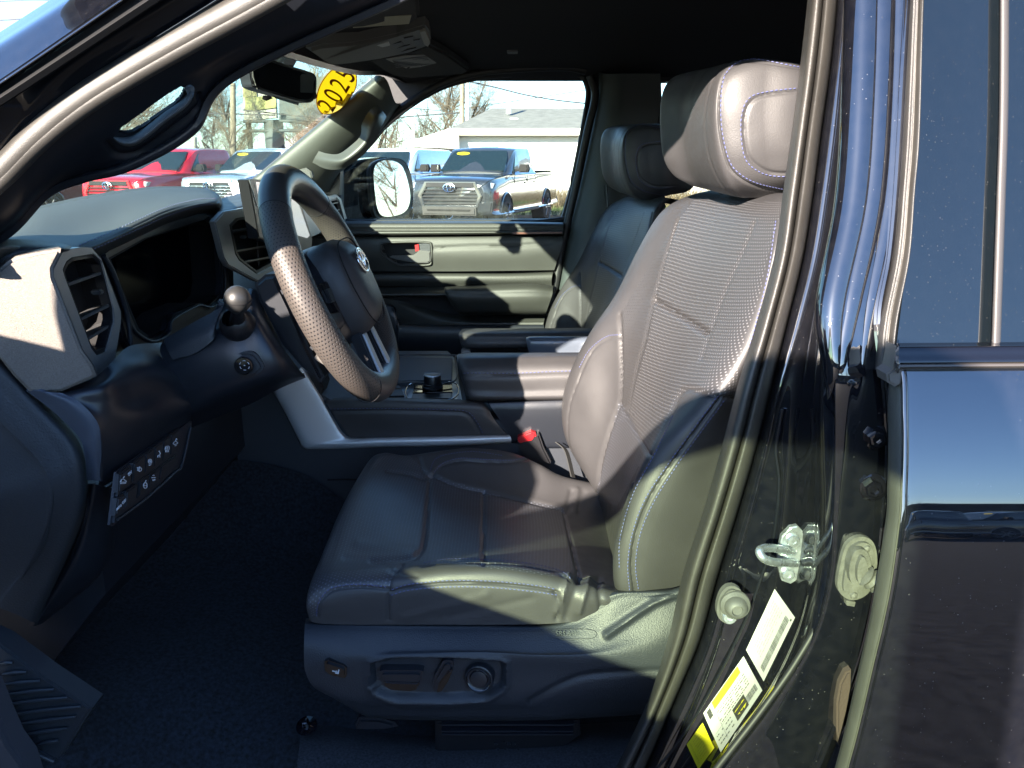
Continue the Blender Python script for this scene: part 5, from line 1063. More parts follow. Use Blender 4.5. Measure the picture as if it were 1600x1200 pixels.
# B pillar on the far side
surf('far_pillar_trim', [[(935, 112, 2.42), (935, 150, 2.42), (925, 200, 2.42), (905, 290, 2.42), (888, 360, 2.42), (875, 430, 2.42), (860, 520, 2.42), (855, 600, 2.42)], [(945, 115, 2.37), (944, 150, 2.37), (934, 205, 2.37), (916, 290, 2.37), (899, 360, 2.37), (886, 430, 2.37), (870, 520, 2.37), (866, 600, 2.37)],
    [(975, 115, 2.34), (975, 150, 2.34), (965, 205, 2.34), (945, 290, 2.34), (930, 360, 2.34), (915, 430, 2.34), (905, 520, 2.34), (900, 600, 2.34)], [(1032, 115, 2.38), (1032, 150, 2.38), (1025, 205, 2.38), (1005, 290, 2.38), (990, 360, 2.38), (970, 430, 2.38), (960, 520, 2.38), (950, 600, 2.38)]],
    mat('grey_green_pillar_trim', (.045, .055, .055), .6, bump=(1200, .3)), T, 40, 20, thick=.005)
tube('far_door_seal', [(922, 118, 2.40), (930, 150, 2.40), (918, 205, 2.40), (900, 290, 2.40), (884, 360, 2.40), (870, 430, 2.40), (854, 520, 2.40), (850, 580, 2.40)], .012, M_rubberd, T)
tube('far_roof_seal', [(560, 238, 2.38), (600, 192, 2.38), (640, 160, 2.38), (690, 131, 2.38), (740, 115, 2.38), (800, 108, 2.38), (880, 105, 2.38), (915, 111, 2.39)], .011, M_rubberd, T)
tube('far_belt', [(948, 290, 2.32), (950, 340, 2.31), (945, 400, 2.31)], .004, M_black, T)
# far A pillar trim, grab handle
M_ap = mat('far_pillar_plastic', (.050, .054, .048), .55, bump=(1200, .3))
AP = surf('far_pillar_cover', [[(384, 288, 2.26), (430, 250, 2.26), (480, 208, 2.26), (540, 158, 2.26), (588, 118, 2.26)], [(389, 288, 2.22), (434, 253, 2.22), (486, 210, 2.22), (546, 160, 2.22), (596, 119, 2.22)],
    [(430, 292, 2.24), (470, 262, 2.235), (515, 222, 2.235), (562, 178, 2.235), (606, 128, 2.235)], [(495, 300, 2.32), (518, 272, 2.31), (550, 238, 2.31), (588, 200, 2.31), (618, 160, 2.31)], [(524, 300, 2.42), (534, 270, 2.42), (562, 243, 2.42), (600, 203, 2.42), (630, 163, 2.42)]], M_ap, T, 60, 40, thick=.005)
plate('mirror_sail', [(500, 310), (530, 305), (532, 266), (524, 266), (500, 290)], .04, M_black, T, Y=2.38)
surf('far_grab_handle', [[(498, 236, 2.23), (512, 240, 2.21), (530, 240, 2.19), (550, 226, 2.18), (563, 212, 2.18), (566, 192, 2.18), (578, 172, 2.19), (588, 164, 2.22)],
    [(492, 246, 2.23), (510, 251, 2.20), (534, 252, 2.17), (558, 237, 2.165), (574, 218, 2.165), (580, 197, 2.165), (590, 180, 2.18), (597, 172, 2.22)],
    [(488, 254, 2.24), (510, 264, 2.22), (536, 263, 2.20), (562, 247, 2.19), (584, 224, 2.19), (594, 203, 2.19), (600, 190, 2.21), (604, 182, 2.24)]], mat('handle_grey_plastic', (.046, .049, .046), .45), AP, 50, 20, thick=.02)
plate('tweeter_grille', [(455, 268), (478, 262), (486, 268), (488, 277), (478, 287), (458, 290)], .02, mat('speaker_mesh', (.05, .052, .05), .6, bump=(500, 1., 'voronoi')), AP, Y=2.20, bev=.003)
# back wall and rear bench mass closing the cabin
box('cabin_back', (1.72, 1.6, 1.2), (.06, 1.75, 1.3), M_wall, T)
rb = surf('rear_bench', [[Vector((x, y, z)) for y in (.95, 1.3, 1.6, 1.9, 2.3)] for x, z in ((.85, .72), (.82, 1.02), (.90, 1.08), (1.25, 1.06), (1.38, 1.2), (1.5, 1.55), (1.56, 1.62), (1.64, 1.55))], M_leather, T, 20, 40, thick=.01, world=True)

# ------------------------------------------------------------------ headliner, visors, overhead console, mirror
HL = surf('headliner', [[Vector(v) for v in r] for r in (
   [(-.40, .70, 1.70), (-.40, .85, 1.715), (-.40, 1.15, 1.722), (-.385, 1.5, 1.732), (-.37, 1.9, 1.752), (-.355, 2.30, 1.790), (-.30, 2.50, 1.78)],
   [(-.34, .70, 1.73), (-.36, .85, 1.74), (-.36, 1.15, 1.755), (-.345, 1.5, 1.770), (-.33, 1.9, 1.780), (-.32, 2.30, 1.800), (-.28, 2.50, 1.78)],
   [(-.20, .70, 1.78), (-.22, .85, 1.80), (-.22, 1.15, 1.815), (-.2, 1.5, 1.825), (-.2, 1.9, 1.825), (-.2, 2.26, 1.815), (-.2, 2.50, 1.79)],
   [(.10, .70, 1.82), (.1, .85, 1.84), (.1, 1.15, 1.865), (.1, 1.5, 1.875), (.1, 1.9, 1.87), (.1, 2.26, 1.83), (.1, 2.50, 1.79)],
   [(.7, .70, 1.82), (.7, .85, 1.84), (.7, 1.15, 1.87), (.7, 1.5, 1.88), (.7, 1.9, 1.87), (.7, 2.26, 1.83), (.7, 2.50, 1.79)],
   [(1.8, .70, 1.82), (1.8, .85, 1.84), (1.8, 1.15, 1.87), (1.8, 1.5, 1.88), (1.8, 1.9, 1.87), (1.8, 2.26, 1.83), (1.8, 2.50, 1.79)])], M_head, T, 50, 60, thick=.035, world=True)
hr0 = [(-.40, .70, 1.70), (-.40, .85, 1.715), (-.40, 1.15, 1.722), (-.385, 1.5, 1.732), (-.37, 1.9, 1.752), (-.355, 2.30, 1.790), (-.30, 2.55, 1.78)]
surf('roof_header', [[Vector((x + a, y, z + b)) for x, y, z in hr0] for a, b in ((.01, .004), (-.02, .012), (-.03, .03), (.0, .11), (.12, .17))], M_black, HL, 30, 16, thick=.01, world=True)
bhl = bvh(HL)
def onH(l, off): return [(lambda h: (h[0] if h[0] is not None else P(a, b, 1.8)) + Vector((0, 0, -off)))(hit(bhl, a, b)) for a, b in l]
M_ohc = mat('overhead_console_plastic', (.085, .085, .078), .5, bump=(1200, .3))
OC = plate('overhead_console', onH([(477, 59), (505, 53), (560, 50), (620, 38), (650, 28), (664, 25), (670, 33), (673, 48), (668, 55), (640, 66), (590, 76), (540, 83), (515, 86), (500, 76)], .022), .03, M_ohc, HL, dirv=(0, 0, 1), bev=.006)
for q in ([(574, 52), (606, 44), (609, 50), (580, 56)], ): plate('map_light', onH(q, .026), .004, mat('light_lens', (.30, .30, .27), .3), OC, dirv=(0, 0, 1), bev=.001)
for q in ([(588, 56), (602, 53), (606, 64), (592, 68)], [(608, 50), (626, 46), (630, 50), (612, 55)], [(630, 40), (645, 37), (647, 41), (633, 44)], [(645, 44), (656, 42), (657, 52), (648, 54)], [(612, 58), (640, 51), (642, 54), (615, 62)], [(616, 65), (650, 56), (652, 59), (618, 68)]):
    plate('overhead_button', onH(q, .0245), .004, M_black, OC, dirv=(0, 0, 1), bev=.001)
plate('overhead_end_cap', onH([(655, 28), (664, 26), (672, 47), (668, 54), (662, 50)], .026), .006, mat('pale_end_plastic', (.22, .215, .18), .5), OC, dirv=(0, 0, 1), bev=.001)
M_vis = mat('sun_visor_fabric', (.020, .022, .024), .9, bump=(1200, .4))
VP = plate('passenger_sun_visor', onH([(572, 78), (600, 74), (640, 66), (672, 56), (700, 72), (733, 97), (725, 103), (640, 109), (610, 104)], .022), .018, M_vis, HL, dirv=(0, 0, 1), bev=.006)
M_labd = mat('worn_grey_label', (.22, .22, .21), .6)
plate('visor_label', onH([(602, 75), (632, 70), (662, 69), (686, 86), (635, 92)], .0235), .0012, M_labd, VP, dirv=(0, 0, 1))
vl_ = []
for k in range(6): vl_.append(plate('l', onH([(612 + k * 1 + 8 * 0, 76 + k * 2.4), (665 + k * 2.2, 71 + k * 2.4), (666 + k * 2.2, 72 + k * 2.4), (613 + k * 1, 77 + k * 2.4)], .0245), .0004, M_plastic, None, dirv=(0, 0, 1)))
vl_.append(plate('l', onH([(640, 71), (642, 71), (662, 89), (660, 89)], .0245), .0004, M_plastic, None, dirv=(0, 0, 1)))
merge('label_print', vl_, VP)
VD = plate('driver_sun_visor', onH([(440, 5), (520, 14), (640, 10), (655, 0), (650, -60), (430, -60)], .03), .018, M_vis, HL, dirv=(0, 0, 1), bev=.006)
plate('visor_label', onH([(553, -6), (642, -8), (638, 7), (550, 11)], .0325), .0012, mat('olive_label', (.25, .24, .16), .6), VD, dirv=(0, 0, 1))
plate('visor_clip', onH([(520, 15), (545, 14), (543, 19), (519, 20)], .014), .01, M_black, HL, dirv=(0, 0, 1), bev=.002)
plate('coat_hook', onH([(792, 78), (809, 78), (809, 82), (793, 82)], .004), .004, mat('grey_hook', (.10, .11, .11), .5), HL, dirv=(0, 0, 1), bev=.001)
surf('sunroof_frame', [[(750, 6, 1.9), (760, 42, 1.9), (770, 45, 1.9)], [(900, 5, 1.9), (900, 42, 1.9), (900, 45, 1.9)], [(1300, 5, 1.9), (1300, 42, 1.9), (1300, 45, 1.9)]], M_head, HL, 6, 6, thick=.003) if False else None
RV = plate('rear_view_mirror', [(393, 84, 1.425), (440, 98, 1.49), (482, 111, 1.58), (494, 117, 1.60), (496, 130, 1.60), (494, 150, 1.60), (487, 160, 1.60), (470, 158, 1.56), (430, 147, 1.49), (402, 138, 1.43), (394, 128, 1.425)], .030, M_black, T, dirv=(-.8, .45, 0), bev=.004, smooth_n=40)
plate('mirror_pane', [(397, 90, 1.4225), (440, 103, 1.487), (480, 115, 1.572), (490, 121, 1.59), (492, 132, 1.59), (489, 148, 1.59), (483, 155, 1.585), (468, 154, 1.553), (430, 143, 1.487), (404, 134, 1.428), (398, 124, 1.4225)], .001, mat('dimmed_mirror_pane', (.03, .03, .035), .03, metal=.9), RV, dirv=(-.8, .45, 0), smooth_n=40)
plate('mirror_end_cap', [(379, 84, 1.45), (386, 82, 1.44), (393, 85, 1.425), (396, 95, 1.423), (396, 120, 1.423), (402, 138, 1.428), (392, 135, 1.44), (382, 128, 1.455), (378, 118, 1.46)], .02, mat('grey_perforated_cap', (.16, .16, .15), .5, bump=(500, 1., 'voronoi')), RV, dirv=(-.5, .7, 0), bev=.003)
plate('mirror_toggle', [(410, 149, 1.46), (420, 149, 1.465), (424, 153, 1.47), (414, 157, 1.465), (409, 155, 1.46)], .01, M_black, RV, bev=.002)
plate('mirror_buttons', [(428, 150, 1.47), (465, 160, 1.54), (464, 164, 1.54), (430, 154, 1.47)], .01, M_black, RV, bev=.001)
plate('mirror_mount', [(408, 92, 1.50), (420, 78, 1.52), (450, 74, 1.54), (475, 85, 1.56), (462, 108, 1.56), (435, 102, 1.54)], .05, M_plastic2, RV, dirv=(-.8, .2, .2), bev=.006)
# windshield pane
wsb = [(-.40, .80, 1.70), (-.375, 1.5, 1.76), (-.335, 2.27, 1.81), (-1.06, 2.27, 1.255), (-1.09, 1.5, 1.21), (-1.06, .80, 1.235)]
WS = surf('windshield', [[Vector(v) for v in wsb[:3]], [(Vector(a) * .5 + Vector(b) * .5) + Vector((-.012, 0, .02)) for a, b in zip(wsb[:3], wsb[:2:-1])], [Vector(v) for v in wsb[:2:-1]]], M_glassw, T, 20, 16, thick=.004, world=True)
# cowl closing the gap in front of the dash
box('cowl', (-1.15, 1.55, 1.12), (.22, 1.7, .26), M_black, T)
box('hood_panel', (-1.75, 1.55, 1.20), (1.0, 1.75, .10), M_paint, T, .02)
# oval year sticker high on the windshield
bw = bvh(WS)
M_yel = mat('yellow_sticker_vinyl', (.42, .27, .004), .5); M_orr = mat('red_brown_print', (.22, .03, .006), .5)
for m_ in (M_yel, M_orr):
    nt_ = m_.node_tree; b_ = nt_.nodes['Principled BSDF']; tl = nt_.nodes.new('ShaderNodeBsdfTranslucent'); tl.inputs[0].default_value = b_.inputs['Base Color'].default_value
    ms = nt_.nodes.new('ShaderNodeMixShader'); ms.inputs[0].default_value = .6; nt_.links.new(b_.outputs[0], ms.inputs[1]); nt_.links.new(tl.outputs[0], ms.inputs[2]); nt_.links.new(ms.outputs[0], nt_.nodes['Material Output'].inputs[0])
def w_on(x, y, off=.003):
    h, n = hit(bw, x, y); return (h + n * off) if h is not None else P(x, y, 2.0)
cx_, cy_ = 525, 139; ax_ = Vector((.50, -.866)); bx_ = Vector((.866, .50))
def ov(a, b, t): q = ax_ * (a * math.cos(t)) + bx_ * (b * math.sin(t)); return (cx_ + q.x, cy_ + q.y)
def disc(a, b, off, m, a2=None, b2=None):
    n = 48; ts = [2 * math.pi * k / n for k in range(n)]
    if a2 is None:
        V = [w_on(*ov(a * r_ / 6 + .01, b * r_ / 6 + .01, t), off) for r_ in range(7) for t in ts]
        return newobj('d', V, [(r_ * n + k, r_ * n + (k + 1) % n, (r_ + 1) * n + (k + 1) % n, (r_ + 1) * n + k) for r_ in range(6) for k in range(n)], m)
    return newobj('d', [w_on(*ov(a, b, t), off) for t in ts] + [w_on(*ov(a2, b2, t), off) for t in ts], [(k, (k + 1) % n, n + (k + 1) % n, n + k) for k in range(n)], m)
c0 = w_on(cx_, cy_, .0035); xa = (w_on(cx_ + 10, cy_ - 17, .0035) - c0).normalized(); ya = (w_on(cx_ + 9, cy_ + 5, .0035) - c0).normalized()
ob = [disc(44, 27, .0025, M_yel), disc(44, 27, .0030, M_orr, 42.5, 25.5)]
for i, chx in enumerate('2025'):
    k = (i - 1.5); p = w_on(cx_ + ax_.x * k * 18, cy_ + ax_.y * k * 18, .0036)
    t_ = text_on('t', chx, .062, Vector((0, 0, 0)), (1, 0, 0), (0, 1, 0), M_orr, None, .0002)
    for v in t_.data.vertices: q = v.co.copy(); a_ = ax_ * (k * 19 + q.x * 480) + bx_ * (-q.y * 760); v.co = w_on(cx_ + a_.x, cy_ + a_.y, .006 + q.z)
    ob.append(t_)
year = merge('year_sticker', ob, None); tag(year, 'yellow oval sticker with red 2025 digits stuck high inside the windshield', 'sticker')
# passenger side outside mirror
MP = P(590, 300, 2.75); mn = Vector((.80, -.60, .045)).normalized()
def PN(x, y, p0, n):
    o = Vector((0, 0, CZ)); d = P(x, y, 1) - o; return o + d * ((p0 - o).dot(n) / d.dot(n))
SM = plate('side_mirror', [PN(a, b, P(612, 300, 2.75), Vector((.70, -.71, 0))) for a, b in [(530, 275), (545, 256), (575, 248), (610, 246), (634, 251), (645, 272), (649, 305), (645, 330), (630, 346), (532, 350)]], .14, M_paint, T, dirv=(-.5, .86, 0), bev=.02, seg=4, smooth_n=60)
plate('mirror_bezel', [PN(a, b, P(612, 300, 2.722), mn) for a, b in [(578, 262), (592, 250), (616, 247), (633, 254), (643, 278), (646, 306), (641, 332), (624, 343), (598, 346), (584, 335), (578, 295)]], .02, M_black, SM, dirv=(-.6, .8, 0), bev=.004, smooth_n=50)
plate('mirror_glass', [PN(a, b, P(612, 300, 2.712), mn) for a, b in [(585, 262), (598, 251), (616, 252), (629, 261), (637, 283), (641, 308), (636, 327), (622, 336), (600, 338), (590, 326), (585, 292)]], .002, M_mirror, SM, dirv=(-.6, .8, 0), smooth_n=50)
# far door outer skin under the mirror
box('far_door_outer', (-.2, 2.62, 1.0), (1.5, .10, .66), M_paint, T, .03)
# the driver's open door, swung towards the sun side: its frame shades the seat
HG = Vector((-.86, .60, 0)); th = R(64)
dv = Vector((math.cos(th), -math.sin(th), 0)); nv = Vector((math.sin(th), math.cos(th), 0))
def DP(s_, z): return HG + dv * s_ + Vector((0, 0, z))
dout = [(0, .55), (1.46, .55), (1.48, 1.0), (1.49, 1.38), (1.47, 1.84), (1.42, 1.92), (1.34, 1.925), (1.20, 1.885), (1.06, 1.81), (.93, 1.705), (.72, 1.53), (.58, 1.43), (.40, 1.39), (.02, 1.36), (0, 1.30)]
dhole = [(.63, 1.41), (.72, 1.455), (.89, 1.575), (1.02, 1.695), (1.14, 1.785), (1.33, 1.832), (1.39, 1.825), (1.405, 1.78), (1.415, 1.41)]
OD = plate('open_driver_door', [DP(a, b) for a, b in dout], .06, M_paint, T, holes=[[DP(a, b) for a, b in dhole]], dirv=-nv, bev=.008)
plate('door_glass', [DP(a, b) + nv * .0 - nv * .03 for a, b in [(.60, 1.39), (.72, 1.48), (.90, 1.60), (1.04, 1.73), (1.14, 1.80), (1.33, 1.85), (1.41, 1.84), (1.425, 1.40)]], .004, glass('green_door_glass', (.74, .84, .70), dirt=.04), OD, dirv=-nv)
plate('door_trim', [DP(a, b) + nv * .0 for a, b in [(.05, .65), (1.40, .65), (1.42, 1.0), (1.40, 1.34), (.05, 1.30)]], .05, M_door, OD, dirv=nv, bev=.01)
plate('tow_mirror', [DP(a, b) + nv * .02 for a, b in [(.08, 1.36), (.56, 1.37), (.59, 1.42), (.57, 1.50), (.52, 1.55), (.47, 1.58), (.435, 1.61), (.405, 1.655), (.375, 1.68), (.355, 1.675), (.347, 1.62), (.343, 1.56), (.20, 1.545), (.10, 1.52)]], .05, M_paint, OD, dirv=-nv, bev=.008)
# rear body side behind the driver's doorway and front roof rail, closing the shell
box('roof_outer', (.62, 1.6, 1.93), (2.1, 1.60, .04), M_paint, T, .015)
box('body_flank', (2.2, .74, 1.0), (1.7, .22, .75), M_paint, T, .04)
box('front_fender', (-1.72, .73, .93), (1.55, .20, .56), M_paint, T, .05)
box('rocker_panel', (-.05, .70, .60), (1.9, .16, .14), M_paint, T, .03)
def omat(n, c, *a, **k): return mat(n, tuple(x * .46 for x in c), *a, **k)
# ------------------------------------------------------------------ outside: ground, parked vehicles, building, trees
def sheet(name, x0, x1, y0, y1, z, m, kind='structure'):
    o = newobj(name, [Vector((x0, y0, z)), Vector((x1, y0, z)), Vector((x1, y1, z)), Vector((x0, y1, z))], [(0, 1, 2, 3)], m, None, 0); o['kind'] = kind; return o
M_asph = omat('asphalt', (.040, .040, .041), .95, spec=.1, bump=(30, 1.0), var=(12, .5))
M_grass = omat('grass', (.075, .125, .025), .9, bump=(30, 1.0), var=(.8, .35))
M_dirt = omat('brown_winter_grass', (.20, .155, .085), .95, bump=(20, 1.0), var=(.5, .35))
sheet('ground', -600, 600, -600, 600, -.004, M_dirt)
sheet('parking_lot', -60, 60, -45, 24.5, 0.0, M_asph)
sheet('grass_strip', -60, 60, 24.5, 28.0, .004, M_grass)
# tufts on the verge
def tufts(name, x0, x1, y0, y1, n, hmin, hmax, m, wdt=.02, seed=1, label=None, z=0, lean_=.35):
    r = random.Random(seed); V = []; Fc = []
    for _ in range(n):
        x = r.uniform(x0, x1); y = r.uniform(y0, y1); h = r.uniform(hmin, hmax); a = r.uniform(0, 6.28); dx, dy = math.cos(a) * wdt, math.sin(a) * wdt
        lx, ly = r.gauss(0, lean_) * h, r.gauss(0, lean_) * h; k = len(V)
        V += [Vector((x - dx, y - dy, z)), Vector((x + dx, y + dy, z)), Vector((x + lx, y + ly, z + h))]; Fc.append((k, k + 1, k + 2))
    o = newobj(name, V, Fc, m, None, 0); o['kind'] = 'stuff'
    if label: o['label'] = label
    return o
tufts('grass', -40, 30, 24.4, 28.2, 26000, .06, .18, M_grass, .012, 4, 'green grass verge between the car park and the brush')
M_br = omat('dry_brush', (.17, .13, .075), .95, var=(2, .35))
tufts('brush', -45, -4.5, 30.0, 38, 60000, .5, 2.2, M_br, .02, 5, 'tall dry brown brush under the trees behind the verge', lean_=.3)
tufts('dry_grass', -5, 40, 28.2, 30.3, 30000, .25, .95, omat('tan_dry_grass', (.24, .19, .11), .95, var=(3, .4)), .015, 6, 'short tan dry grass at the foot of the white building', lean_=.5)
# --- pickups
M_tyre = omat('tyre_rubber', (.02, .02, .02), .8); M_rimm = omat('alloy_rim', (.30, .30, .31), .35, metal=.7); M_lamp = omat('headlamp_glass', (.45, .5, .55), .1, coat=.6); M_dkp = omat('dark_exterior_plastic', (.02, .02, .021), .7, spec=.2)
M_gl = omat('vehicle_window_glass', (.015, .03, .032), .05, coat=.6); M_grs = omat('grille_grey', (.06, .062, .066), .6, spec=.1)
M_yst = omat('yellow_year_sticker', (.85, .68, .02), .5)
def vehicle(name, label, cat, body, grille_frame, loc, rz, suv=False, chrome_mesh=False, sticker=True, group='pickups parked in a row across the lot', dark_bumper=False):
    """local: x towards the rear, front bumper at x=0, y across, z up"""
    t = empty(name, loc, label, cat, group); t.rotation_euler = (0, 0, rz); Mx = Matrix.Translation(loc) @ Matrix.Rotation(rz, 4, 'Z')
    def fin(o): o.data.transform(Mx); return o
    def rowsurf(nm, secs, m, nv=40, nu=30, par=None, thick=.02):
        o = surf(nm, [[Vector(p) for p in s_] for s_ in secs], m, None, nu, nv, thick=0, world=True, closed=True, cap=True, smooth=35); fin(o); adopt(o, par or t); return o
    W = 1.01
    def sec(x, zb, zt, hw, crown=.03, tum=.06):      # closed body section
        return [(x, -hw + .03, zb), (x, -hw, zb + .12), (x, -hw - .0, (zb + zt) / 2 + .1), (x, -hw + tum, zt - .05), (x, -hw + tum + .08, zt), (x, 0, zt + crown), (x, hw - tum - .08, zt), (x, hw - tum, zt - .05), (x, hw, (zb + zt) / 2 + .1), (x, hw, zb + .12), (x, hw - .03, zb), (x, 0, zb)]
    L = 5.9 if not suv else 5.2
    body_secs = [sec(.02, .62, 1.10, .80), sec(.10, .45, 1.18, .92), sec(.35, .42, 1.24, .985), sec(.9, .42, 1.28, W), sec(1.45, .42, 1.31, W), sec(1.6, .42, 1.31, W), sec(3.6, .42, 1.31, W), sec(3.75, .42, 1.33, W), sec(L - .3, .45, 1.34, W), sec(L - .05, .5, 1.33, .98), sec(L, .6, 1.28, .95)]
    b = rowsurf('body', body_secs, body, 90, 60)
    # cabin
    def csec(x, z, hw, zt): return [(x, -hw, z), (x, -hw * .99, z + (zt - z) * .2), (x, -hw * .88, zt - .08), (x, -hw * .76, zt - .01), (x, 0, zt + .03), (x, hw * .76, zt - .01), (x, hw * .88, zt - .08), (x, hw * .99, z + (zt - z) * .2), (x, hw, z), (x, 0, z - .02)]
    if suv: cs = [csec(1.42, 1.27, .90, 1.34), csec(1.9, 1.27, .92, 1.66), csec(2.25, 1.27, .93, 1.87), csec(2.6, 1.27, .93, 1.92), csec(4.2, 1.27, .93, 1.92), csec(4.8, 1.27, .92, 1.88), csec(5.1, 1.27, .90, 1.40)]
    else: cs = [csec(1.42, 1.27, .90, 1.34), csec(1.9, 1.27, .92, 1.66), csec(2.25, 1.27, .93, 1.87), csec(2.6, 1.27, .93, 1.92), csec(3.2, 1.27, .93, 1.92), csec(3.6, 1.27, .93, 1.88), csec(3.85, 1.27, .91, 1.40)]
    rowsurf('cab', cs, body, 60, 50)
    def fpoly(nm, pts, d, dirv, m, par=t, bev=.004):
        o = plate(nm, [Vector(p) for p in pts], d, m, None, dirv=dirv, bev=bev); fin(o); adopt(o, par); return o
    nrm = Vector((.53, 0, -.85)).normalized()
    ws = fpoly('windshield', [(1.50, -.80, 1.375), (1.50, .80, 1.375), (1.90, .76, 1.665), (2.13, .66, 1.825), (2.13, -.66, 1.825), (1.90, -.76, 1.665)], .02, (-nrm.x * -1 * 0 + 0, 0, -1 * 0 + 1e-3), M_gl) if False else None
    off = Vector((-.035, 0, .03))
    fpoly('windshield', [Vector(p) + off for p in [(1.50, -.80, 1.36), (1.50, .80, 1.36), (1.90, .76, 1.645), (2.16, .66, 1.82), (2.16, -.66, 1.82), (1.90, -.76, 1.645)]], .03, (.5, 0, -.8), M_gl)
    if sticker:
        fpoly('year_sticker', [Vector((2.06 + .05 * math.sin(a) - .042, +.42 - .17 * math.cos(a), 1.752 + .035 * math.sin(a) + .034)) for a in np.linspace(0, 6.28, 20, endpoint=False)], .004, (.5, 0, -.8), M_yst, bev=0)
    fpoly('headrest_silhouette', [Vector(p) + off * 1.1 for p in [(1.72, .12, 1.515), (1.72, .40, 1.515), (1.88, .38, 1.63), (1.88, .14, 1.63)]], .002, (.5, 0, -.8), M_dkp, bev=0) if False else None
    for s_ in (-1, 1):
        y0 = s_ * .955
        def sw(nm, pts): fpoly(nm, [(x, s_ * (.945 - (z - 1.30) * .235), z) for x, z in pts], .03, (0, -s_, 0), M_gl)
        sw('side_window', [(1.86, 1.36), (2.30, 1.80), (2.72, 1.83), (2.75, 1.36)])
        sw('side_window', [(2.84, 1.36), (2.82, 1.83), (3.35, 1.82), (3.58, 1.40), (3.55, 1.36)])
        if suv: sw('side_window', [(3.66, 1.38), (3.50, 1.82), (4.5, 1.82), (4.75, 1.5), (4.7, 1.38)])
        # wheels and arches
        for wx_ in (1.0, L - 1.25):
            c = Mx @ Vector((wx_, s_ * .905, .40)); ax = (Mx.to_3x3() @ Vector((0, s_, 0)))
            wl_ = lathe('wheel', [(.20, -.13), (.34, -.13), (.395, -.09), (.40, 0), (.395, .10), (.36, .135), (.27, .14)], c, ax, M_tyre, t, 40)
            rp = [(.27, .14), (.265, .10), (.22, .09), (.20, .11), (.08, .10), (.06, .13), (0, .13)]
            lathe('rim', rp, c, ax, M_rimm, wl_, 40)
            for k in range(6):
                a = k * math.pi / 3; u_ = Mx.to_3x3() @ Vector((math.cos(a), 0, math.sin(a)))
                tube('rim_spoke', [c + ax * .12 + u_ * .05, c + ax * .135 + u_ * .25], [.035, .028], M_rimm, wl_, seg=8)
            lathe('wheel_arch', [(.47, -.2), (.47, .125), (.445, .135), (.43, .125), (.43, -.2)], c + Vector((0, 0, .05)), ax, body if not dark_bumper else M_dkp, t, 40)
            lathe('arch_liner', [(.45, .118), (.0, .116)], c + Vector((0, 0, .04)), ax, M_dkp, t, 40)
        fpoly('door_line', [(2.80, s_ * 1.012, .55), (2.82, s_ * 1.012, .55), (2.82, s_ * .99, 1.26), (2.80, s_ * .99, 1.26)], .01, (0, -s_, 0), M_dkp, bev=0)
        fpoly('door_line', [(1.66, s_ * 1.012, .55), (1.68, s_ * 1.012, .55), (1.72, s_ * .99, 1.26), (1.70, s_ * .99, 1.26)], .01, (0, -s_, 0), M_dkp, bev=0)
        fpoly('running_board', [(1.5, s_ * 1.06, .40), (3.7, s_ * 1.06, .40), (3.7, s_ * 1.06, .48), (1.5, s_ * 1.06, .48)], .2, (0, -s_, 0), M_dkp, bev=.01)
        for hx_ in (2.55, 3.4): fpoly('door_handle', [(hx_, s_ * 1.02, 1.08), (hx_ + .2, s_ * 1.02, 1.08), (hx_ + .2, s_ * 1.02, 1.11), (hx_, s_ * 1.02, 1.11)], .03, (0, -s_, 0), body, bev=.006)
        # mirror
        fpoly('wing_mirror', [(1.88, s_ * 1.04, 1.34), (1.88, s_ * 1.24, 1.34), (1.90, s_ * 1.27, 1.42), (1.90, s_ * 1.24, 1.53), (1.90, s_ * 1.06, 1.53), (1.88, s_ * 1.03, 1.44)], .16, (1, 0, 0), M_dkp, bev=.03)
        fpoly('mirror_arm', [(1.93, s_ * .92, 1.36), (1.93, s_ * 1.08, 1.38), (1.93, s_ * 1.08, 1.42), (1.93, s_ * .92, 1.42)], .06, (1, 0, 0), M_dkp, bev=.01)
        # headlamp
        hl = fpoly('headlight', [(.10, s_ * .70, 1.02), (.02 + .12, s_ * .95, 1.02), (.20, s_ * .975, 1.12), (.12, s_ * .80, 1.17), (.06, s_ * .72, 1.10)], .12, (1, 0, 0), M_lamp, bev=.01)
        fpoly('fog_vent', [(.04, s_ * .74, .76), (.10, s_ * .93, .78), (.10, s_ * .93, .96), (.04, s_ * .76, .98)], .1, (1, 0, 0), M_dkp, bev=.01)
        fpoly('bumper_corner', [(-.02, s_ * .60, .48), (.06, s_ * .95, .50), (.06, s_ * .98, .74), (-.04, s_ * .66, .74)], .2, (1, 0, 0), body, bev=.03)
    # grille: wide trapezoid frame with bars
    go_ = [(-.04, -.66, .58), (-.05, -.76, .86), (-.02, -.60, 1.16), (-.02, .60, 1.16), (-.05, .76, .86), (-.04, .66, .58)]
    gi_ = [(-.04, -.60, .64), (-.05, -.67, .86), (-.02, -.54, 1.09), (-.02, .54, 1.09), (-.05, .67, .86), (-.04, .60, .64)]
    g = plate('grille', [Vector(p) for p in go_], .16, grille_frame, None, dirv=(1, 0, 0), holes=[[Vector(p) for p in gi_]], bev=.015); fin(g); adopt(g, t)
    fpoly('grille_back', [(.04, a[1], a[2]) for a in gi_], .02, (1, 0, 0), M_dkp, g, 0)
    nb = 6
